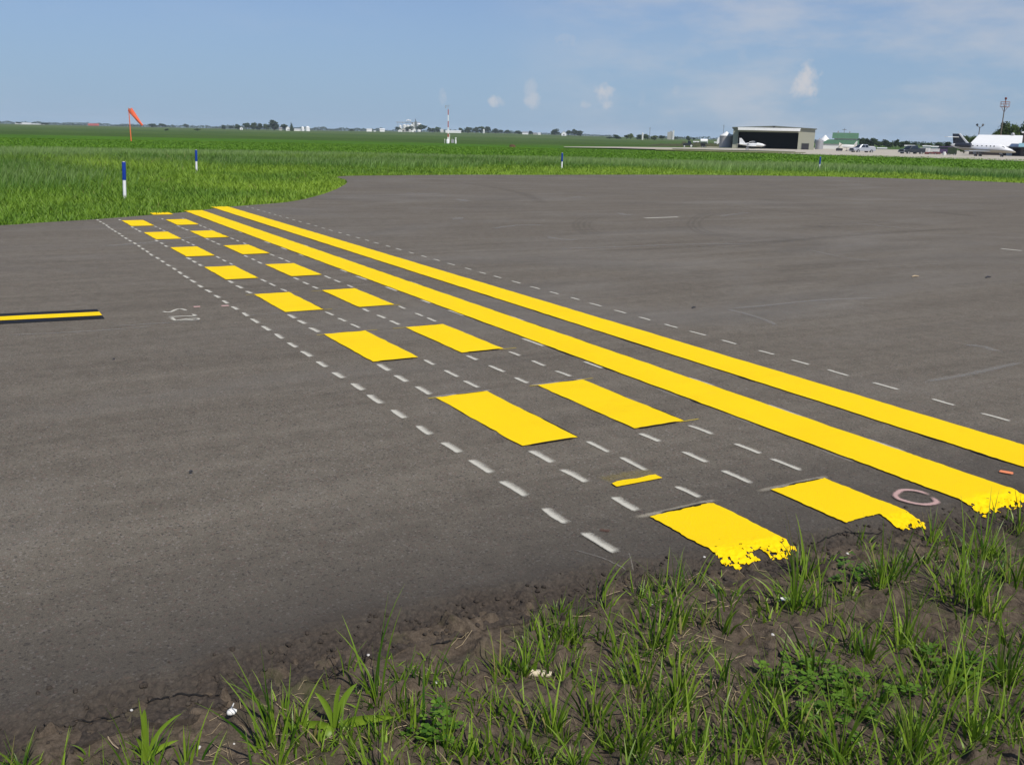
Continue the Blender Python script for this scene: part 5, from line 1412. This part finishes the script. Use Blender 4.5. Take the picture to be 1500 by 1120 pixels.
def tree(px, r, hp, wp, label, mat='leaf_dark', kind='round', group=None, seed=None, n=700, leaf=.075, name='tree', sink=0.0, cat='tree'):
    global tcount; tcount += 1
    sd_ = seed if seed is not None else (tcount % 5) + {'leaf_dark': 0, 'leaf_mid': 10, 'leaf_light': 20}[mat] + (100 if kind == 'cone' else 0)
    me, mt = tree_proto(kind, sd_, n, leaf, mat); s = sc(px, r)
    t = at(name, label, cat, px, r, group); t.location.z -= sink * s; t.rotation_euler.z += tcount * 1.7
    for nm, d_ in (('trunk', mt), ('crown', me)):
        o = bpy.data.objects.new(nm, d_); COL.objects.link(o); o.parent = t; o.scale = (wp * s * 1.15, wp * s * 1.15, hp * s * (1.0 if r > 600 else 1.05))
    return t
G1 = 'far field trees'
# left to middle farmsteads
for px, r, hp, wp, lab, mat in [(28, 1500, 3.6, 9, 'low dark bush before the left white sheds', 'leaf_dark'), (66, 1500, 3.6, 12, 'wide low bush before the right white shed', 'leaf_dark'),
        (223, 1700, 5.5, 12, 'small rounded tree right of the windsock', 'leaf_dark'), (238, 1700, 5.8, 12, 'rounded dark tree on the skyline right of the windsock', 'leaf_dark'),
        (244, 650, 3.0, 6, 'tiny dark bush alone in the field right of the windsock', 'leaf_dark'), (289, 700, 3.6, 10, 'low bush alone in the field above the second marker post', 'leaf_dark'),
        (273, 2000, 6, 9, 'small skyline tree above the second marker post', 'leaf_dark'), (328, 1300, 6.5, 7, 'small tree left of the far white house', 'leaf_dark'), (338, 1300, 5.5, 7, 'bushy tree beside the far white house', 'leaf_dark'),
        (348, 1300, 8, 9, 'tree directly behind the far white house', 'leaf_dark'), (361, 1300, 10.5, 12, 'dense tree right of the far white house', 'leaf_dark'), (371, 1300, 11, 13, 'second dense tree right of the far white house', 'leaf_mid'), (380, 1300, 10, 10, 'third dense tree right of the far white house', 'leaf_dark'),
        (390, 1300, 9, 9, 'lower tree left of the tallest farm tree', 'leaf_mid'), (401, 1280, 15, 14, 'tallest tree of the farmstead left of the white bins', 'leaf_dark'), (417, 1300, 9.5, 12, 'tree right of the tallest farm tree', 'leaf_dark'),
        (515, 1400, 4, 6, 'tiny round tree in the open field left of the white tanks', 'leaf_dark')]:
    tree(px, r, hp, wp, lab, mat, 'round', G1)
tree(427.3, 1250, 12.5, 5, 'slim dark conifer beside the white farm bins', 'leaf_dark', 'cone', G1)
for px, r, hp, wp, lab, mat in [(583, 1700, 7, 10, 'tree at the left end of the far mill', 'leaf_dark'), (599, 1700, 8, 14, 'tree in front of the far mill tanks', 'leaf_dark'), (617, 1500, 11, 16, 'big dark tree right of the mill houses', 'leaf_dark'),
        (629, 1500, 7.5, 6, 'narrow tree left of the banded mast', 'leaf_dark'), (635, 1500, 6, 7, 'small tree between mill and mast', 'leaf_dark'), (641, 1500, 7.5, 10, 'lighter rounded tree just left of the mast', 'leaf_mid'),
        (675, 1500, 7, 8, 'tree behind the right end of the long white shed', 'leaf_dark'), (686, 1500, 8, 14, 'left tree of the wooded farm right of the mast', 'leaf_mid'), (697, 1500, 8.5, 14, 'second tree of the wooded farm right of the mast', 'leaf_dark'), (706, 1500, 9, 12, 'tree beside the small white silo', 'leaf_mid'),
        (715, 1500, 9.5, 12, 'dark tree right of the small white silo', 'leaf_dark'), (726, 1500, 7, 10, 'smaller tree ending the wooded farm', 'leaf_dark'), (734, 1500, 5.5, 8, 'low bush right of the wooded farm', 'leaf_dark'), (743, 1500, 5.5, 10, 'low rounded tree left of the small white barn', 'leaf_dark'), (759, 1500, 5, 10, 'low tree directly left of the small white barn', 'leaf_dark'), (777, 1500, 5, 7, 'low tree directly right of the small white barn', 'leaf_dark'),
        (813, 1400, 9.5, 11, 'round tree left of the lone white farmhouse', 'leaf_dark'), (833, 1400, 8, 10, 'tree directly right of the lone white farmhouse', 'leaf_dark'), (842, 1400, 10, 10, 'taller pointed tree right of the lone white farmhouse', 'leaf_dark'), (850, 1400, 8, 8, 'end tree of the lone farmhouse group', 'leaf_dark'),
        (893, 900, 3, 10, 'low hedge-like bush left of the orchard row', 'leaf_dark'), (903, 900, 6.5, 12, 'dark tree at the left of the orchard row', 'leaf_dark'), (918, 900, 6.5, 9, 'small dark tree before the light green one', 'leaf_dark'), (924, 880, 8.5, 12, 'light green rounded tree, left of the pair in the orchard row', 'leaf_light'), (936, 900, 7.5, 10, 'dark tree between the two light green trees', 'leaf_dark'), (946, 900, 8, 10, 'mid green tree in the middle of the orchard row', 'leaf_mid'), (959, 880, 7.5, 14, 'light green rounded tree, right of the pair in the orchard row', 'leaf_light'), (970, 900, 7, 11, 'dark tree at the foot of the grain elevator', 'leaf_dark'),
        (989, 1200, 4, 9, 'low tree right of the grain elevator', 'leaf_dark'), (1008, 900, 7, 7, 'lone bushy tree left of the hangar skyline', 'leaf_dark'), (1016, 1000, 4.5, 6, 'small tree right of the lone bushy tree', 'leaf_dark')]:
    tree(px, r, hp, wp, lab, mat, 'round', G1)
G2 = 'trees behind the apron'
for i, (px, r, hp, wp, mat) in enumerate([(1256, 560, 12, 9, 'leaf_dark'), (1263, 560, 13, 12, 'leaf_dark'), (1271, 560, 12.5, 10, 'leaf_dark'), (1279, 560, 13, 12, 'leaf_dark'), (1288, 560, 9, 12, 'leaf_mid'), (1298, 560, 11.5, 12, 'leaf_dark'), (1305, 560, 8, 10, 'leaf_mid'), (1313, 560, 12.5, 9, 'leaf_dark'), (1322, 540, 9, 10, 'leaf_mid'), (1329, 540, 10.5, 9, 'leaf_dark')]):
    tree(px, r, hp, wp, f'dark rounded tree of the row behind the trucks, {(ORD + ["ninth", "tenth"])[i]} from the barn', mat, 'round', G2, n=700, leaf=.06)
for px, r, hp, wp, lab, mat in [(1338, 700, 7, 12, 'low tree above the dark pickup truck', 'leaf_dark'), (1352, 700, 7, 10, 'low tree above the white tank trailer', 'leaf_dark'), (1362, 650, 8, 12, 'rounded tree above the maroon trailer', 'leaf_mid'), (1376, 520, 10, 13, 'rounded tree above the purple van', 'leaf_dark'), (1388, 520, 11, 13, 'bushy tree left of the jet tail', 'leaf_dark')]:
    tree(px, r, hp, wp, lab, mat, 'round', G2, n=700, leaf=.06)
for px, r, hp, wp, lab, sd_ in [(1413, 290, 25, 17, 'bushy green tree behind the jet tail', 31), (1424, 300, 25, 17, 'bushy green tree at the foot of the floodlight pole', 32), (1456, 300, 36, 20, 'tall green tree behind the beacon tower', 33), (1468, 305, 45, 26, 'tallest green tree behind the white roof', 34), (1485, 300, 48, 30, 'broad green tree behind the right end of the white roof', 33), (1502, 300, 49, 30, 'green tree cut by the right border behind the tall block', 34)]:
    tree(px, r, hp, wp, lab, 'leaf_mid', 'round', G2, sd_, 2600, .036)
# far wooded skyline: one mass
cs, tops = [], []
rs = np.random.default_rng(4); V = []; T = []
def skyline(c0, c1, r, hp, n, seed, gap=0.0):
    c = c0 + (c1 - c0) * rs.random(n); env = vnoise(c * .11, c * 0, seed) * .6 + vnoise(c * .4, c * 0, seed + 1) * .4
    if gap: kk = vnoise(c * .05, c * 0, seed + 5) > gap; c = c[kk]; env = env[kk]
    s = r / FPX; hgt = hp * (.30 + .8 * env) * s; z = rs.random(len(c)) ** .8 * hgt
    dd = np.array([direction(q) for q in c]); rr_ = r + rs.random(len(c)) * 120
    x = TX + dd[:, 0] * rr_; y = TY + dd[:, 1] * rr_; ce = np.stack([x, y, hz(x, y) + z], -1); nrm = rs.normal(size=(len(c), 3)); nrm /= np.linalg.norm(nrm, axis=1)[:, None]
    t1 = np.cross(nrm, rs.normal(size=nrm.shape)); t1 /= np.linalg.norm(t1, axis=1)[:, None]; t2 = np.cross(nrm, t1); sz = (.55 * s * (.6 + .8 * rs.random(len(c))))[:, None]
    V.append(np.stack([ce - t1 * sz, ce + t2 * sz, ce + t1 * sz, ce - t2 * sz], 1).reshape(-1, 3)); T.append(np.repeat(np.clip(.3 + .4 * rs.random(len(c)), 0, 1), 4))
skyline(-200, 470, 2900, 4.0, 9000, 1); skyline(330, 560, 2700, 5.5, 6000, 2); skyline(540, 1000, 2900, 3.0, 5000, 3, .3); skyline(640, 830, 2000, 4.0, 2500, 5, .35); skyline(970, 1750, 2000, 4.5, 8000, 4, .15); skyline(1180, 1480, 1000, 5.0, 4500, 7, .2); skyline(-300, 330, 2300, 2.4, 4000, 9, .45)
V = np.concatenate(V); tag(np_mesh('distant_woods', V, np.arange(len(V)).reshape(-1, 4), M['leaf_dark'], {'tint': np.concatenate(T)}), 'far wooded skyline beyond the fields', 'woods', kind='stuff')

# ------------------------------------------------------------------ far farm buildings
def shed(name, px, r, wp, hp, label, roofp=1.5, wall='white', roof='white', depth=10, group=None, cat='shed', base=0.0, yaw=0):
    t = at(name, label, cat, px, r, group, yaw); s = r / FPX; w_, h_ = wp * s, hp * s; t.location.z += base * s
    m = MB(); m.box((0, depth / 2, h_ / 2 - .2), (w_, depth, h_ + .4)); m.build('wall', M[wall], t)
    m = MB(); m.prism([(-.4, h_), (depth / 2, h_ + roofp * s), (depth + .4, h_)], -w_ / 2 - .3, w_ / 2 + .3, 'x'); m.build('roof', M[roof], t); return t
def house(px, r, wp, hp, label, roofp=2.0, wall='white', roof='grey', cat='house', base=0.0, group=None):
    t = at('farmhouse', label, cat, px, r, group); s = r / FPX; w_, h_ = wp * s, hp * s; t.location.z += base * s
    m = MB(); m.box((0, 4, h_ / 2 - .2), (w_, 8, h_ + .4)); m.prism([(-w_ / 2, h_), (w_ / 2, h_), (0, h_ + roofp * s)], 0, 8, 'y'); m.build('wall', M[wall], t)
    m = MB()
    for sg in (-1, 1): m.prism([(0, h_ + roofp * s), (sg * (w_ / 2 + .3), h_ - .1), (sg * (w_ / 2 + .3), h_ + .15), (0, h_ + roofp * s + .3)], -.3, 8.3, 'y')
    m.build('roof', M[roof], t); m = MB(); m.box((0, -.05, h_ * .4), (w_ * .22, .1, h_ * .5)); m.build('window', M['glass'], t); return t
shed('long_shed', 34, 1900, 18, 1.3, 'long white shed on the skyline at the far left', .9, base=-.2, group='long white sheds at far left')
shed('long_shed', 55, 1900, 18, 1.2, 'long white shed right of the farthest left one', .6, base=-.6, group='long white sheds at far left')
shed('red_barn', 137, 2000, 13, 1.0, 'low red-roofed barn on the skyline left of the windsock', 1.8, 'redroof', 'redroof')
house(353.5, 1250, 4, 2.5, 'tiny white house left of the wooded farmstead', 1.2)
shed('grey_shed', 411, 1290, 4, 3, 'small grey shed between the tallest farm tree and conifer', 1.5, 'concrete_grey', 'grey')
house(422, 1250, 5.5, 3.6, 'white farmhouse left of the slim conifer', 2.2, roof='white')
shed('low_shed', 435.5, 1250, 9, 2.2, 'low long white shed right of the slim conifer', .8)
bin_(443.5, 1240, 1.9, 4.2, 1.2, 'left of the two white bins by the farmstead', 'white', 'white', 'white farm bins')
bin_(450.8, 1240, 2.7, 4.4, 1.6, 'right and wider of the two white bins by the farmstead', 'white', 'white', 'white farm bins')
shed('white_store', 541, 1500, 7.5, 3.6, 'boxy white store standing alone left of the mill', .6); shed('white_hut', 549, 1480, 3, 1.2, 'tiny white hut between two white stores', .5)
shed('white_store', 560, 1500, 7, 3.0, 'white stepped store nearest the mill', 1.4)
shed('low_shed', 664, 1400, 22, 2.6, 'long low white shed behind the banded mast', 1.0, group=None)
bin_(708.5, 1450, 1.3, 5.0, .8, 'small slim white silo among the wooded farm trees', 'white', 'offwhite')
shed('white_barn', 769.5, 1450, 8.5, 2.6, 'small white barn with grey roof on the rise', 1.4, 'white', 'grey'); shed('white_hut', 790, 1450, 4, 2.0, 'tiny white hut right of the small white barn', .8); shed('grey_shed', 784, 1470, 6, 2, 'tiny grey shed beside a white hut on the rise', 1, 'concrete_grey', 'grey')
house(826, 1390, 7, 3.2, 'lone white farmhouse between dark trees', 3.0); 
bin_(941, 890, .75, 5.5, .6, 'narrow pale silo standing in the orchard row', 'offwhite', 'offwhite')
house(586, 1520, 5, 2.2, 'small white house at the left foot of the mill', 1.4, roof='offwhite'); house(591, 1560, 6, 3.5, 'grey house in front of the mill tanks', 2.0, 'concrete_grey', 'grey'); house(600.5, 1520, 3, 3.5, 'narrow pale building in front of the mill tanks', .8, 'offwhite'); house(607.5, 1500, 7.5, 2.4, 'white gabled house right before the mill tower', 2.6, roof='white'); house(633, 1500, 5, 4.0, 'pale house between two trees left of the mast', 1.6, 'offwhite', 'offwhite'); house(647.5, 1500, 4, 3.5, 'pale cottage just left of the mast', 1.4, 'offwhite', 'offwhite')
for px, r, wp, hp, lab in [(1020, 560, 7, 1.5, 'tiny far white shed left of the tank cart'), (1033, 600, 4, 2.0, 'tiny far white hut above the tank cart'), (1052, 480, 9, 2.4, 'pale low shed left of the white round-topped shed'), (1333, 480, 12, 4.0, 'pale blue-grey shed above the dark pickup truck'), (1358, 500, 9, 3.6, 'pale grey gabled shed behind the white tank trailer'), (1370, 480, 8, 3.5, 'pale shed behind the long pale box'), (1276, 480, 8, 1.3, 'low white wall-like shed behind the silver pickup'), (1293, 420, 11, 1.0, 'long low pale shed in the grass right of the silver pickup')]:
    shed('far_shed', px, r, wp, hp, lab, 1.2, 'offwhite', 'offwhite', 5)
# mill: tanks, conveyor gallery, tower, stack and a puff of steam
r = 2100; s = r / FPX
t = at('mill', 'far white mill with tanks, tall dark tower and long conveyor bridge', 'factory', 602, r); t.location.z -= 1.5
for x, rad, h_ in ((-15, 2.0, 8.5), (-9, 2.6, 9.5), (-4, 2.8, 9), (1.0, 2.0, 10), (4.5, 1.8, 12), (11.5, 3.4, 11.5)):
    m = MB(); m.lathe([(rad * s, 0), (rad * s, h_ * s), (rad * .3 * s, (h_ + 1.3) * s)], 16, (x * s, 0, 0)); m.build('tank', M['offwhite'] if x < 10 else M['white'], t, True)
m = MB(); m.box((-4 * s, 3, 13.4 * s), (33 * s, 3, 1.1 * s)); m.build('conveyor', M['grey'], t)
m = MB()
for x in (-19, -12, -6, 10): m.box((x * s, 3, 6.5 * s), (.35 * s, .8, 13 * s))
m.build('trestle', M['grey'], t)
m = MB(); m.box((6.7 * s, 0, 7.5 * s), (3.0 * s, 7, 15 * s)); m.box((1.8 * s, 2, 7 * s), (1.6 * s, 4, 14 * s)); m.build('tower', M['darkbeige'], t)
m = MB(); m.tube((6.6 * s, 0, 15 * s), (6.6 * s, 0, 18.5 * s), .55 * s, .5 * s, 10); m.build('stack', M['dark'], t)
def puffmat():
    q = NT('steam'); n = q.noise(.12, q.geo.outputs['Position'], 5, .65)
    lw = q.n.new('ShaderNodeLayerWeight'); lw.inputs[0].default_value = .3
    a = q.math('MULTIPLY', q.mapr(lw.outputs['Facing'], .85, .2, 0, 1), q.mapr(n, .3, .6, .2, .85)); q.set((.9, .9, .9), 1, 0); q.alpha(a); return q.mat
M['steam'] = puffmat(); m = MB(); rs = random.Random(2)
for i in range(7):
    c = ((-3.5 + rs.uniform(-3, 3)) * s, rs.uniform(-3, 3), (15.6 + rs.uniform(-.6, 1.4)) * s); q = rs.uniform(.9, 1.7) * s
    m.lathe([(q * math.sin(PI * k_ / 8) + .01, -q * math.cos(PI * k_ / 8) * .8) for k_ in range(9)], 12, c)
o = m.build('steam', M['steam'], None, True); o.location = t.location.copy(); o.rotation_euler = t.rotation_euler.copy(); tag(o, 'white puff of steam rising over the far mill', 'steam', kind='stuff')
# grain elevator
r = 1150; s = r / FPX
t = at('grain_elevator', 'tall pale grain elevator block above the orchard trees', 'grain elevator', 983, r)
m = MB(); m.box((-1.6 * s, 3, 5.0 * s), (7.5 * s, 8, 10.5 * s)); m.build('silo_block', M['concrete_grey'], t)
m = MB(); m.box((2.9 * s, 2, 6.0 * s), (2.5 * s, 8, 12.5 * s)); m.build('tower', M['offwhite'], t)
m = MB(); m.box((-.6 * s, 3, 10.9 * s), (3.4 * s, 5, 1.3 * s)); m.box((3.0 * s, 2, 12.8 * s), (1.4 * s, 3, 1.0 * s)); m.build('headhouse', M['grey'], t)

# ------------------------------------------------------------------ haze: one closed box of thin even air
hb = MB(); hb.box((0, 0, 13.0), (7600, 7600, 36)); hm = bpy.data.materials.new('haze_air'); hm.use_nodes = True
hn = hm.node_tree.nodes; hl = hm.node_tree.links; hn.remove(hn['Principled BSDF']); pv = hn.new('ShaderNodeVolumePrincipled')
pv.inputs['Density'].default_value = .000095; pv.inputs['Color'].default_value = (.74, .87, 1.0, 1); pv.inputs['Anisotropy'].default_value = -.2
hl.new(pv.outputs[0], hn['Material Output'].inputs['Volume'])
USE_HAZE = True
if USE_HAZE: tag(hb.build('haze', hm), 'thin blue haze over the far fields', 'haze', kind='stuff')
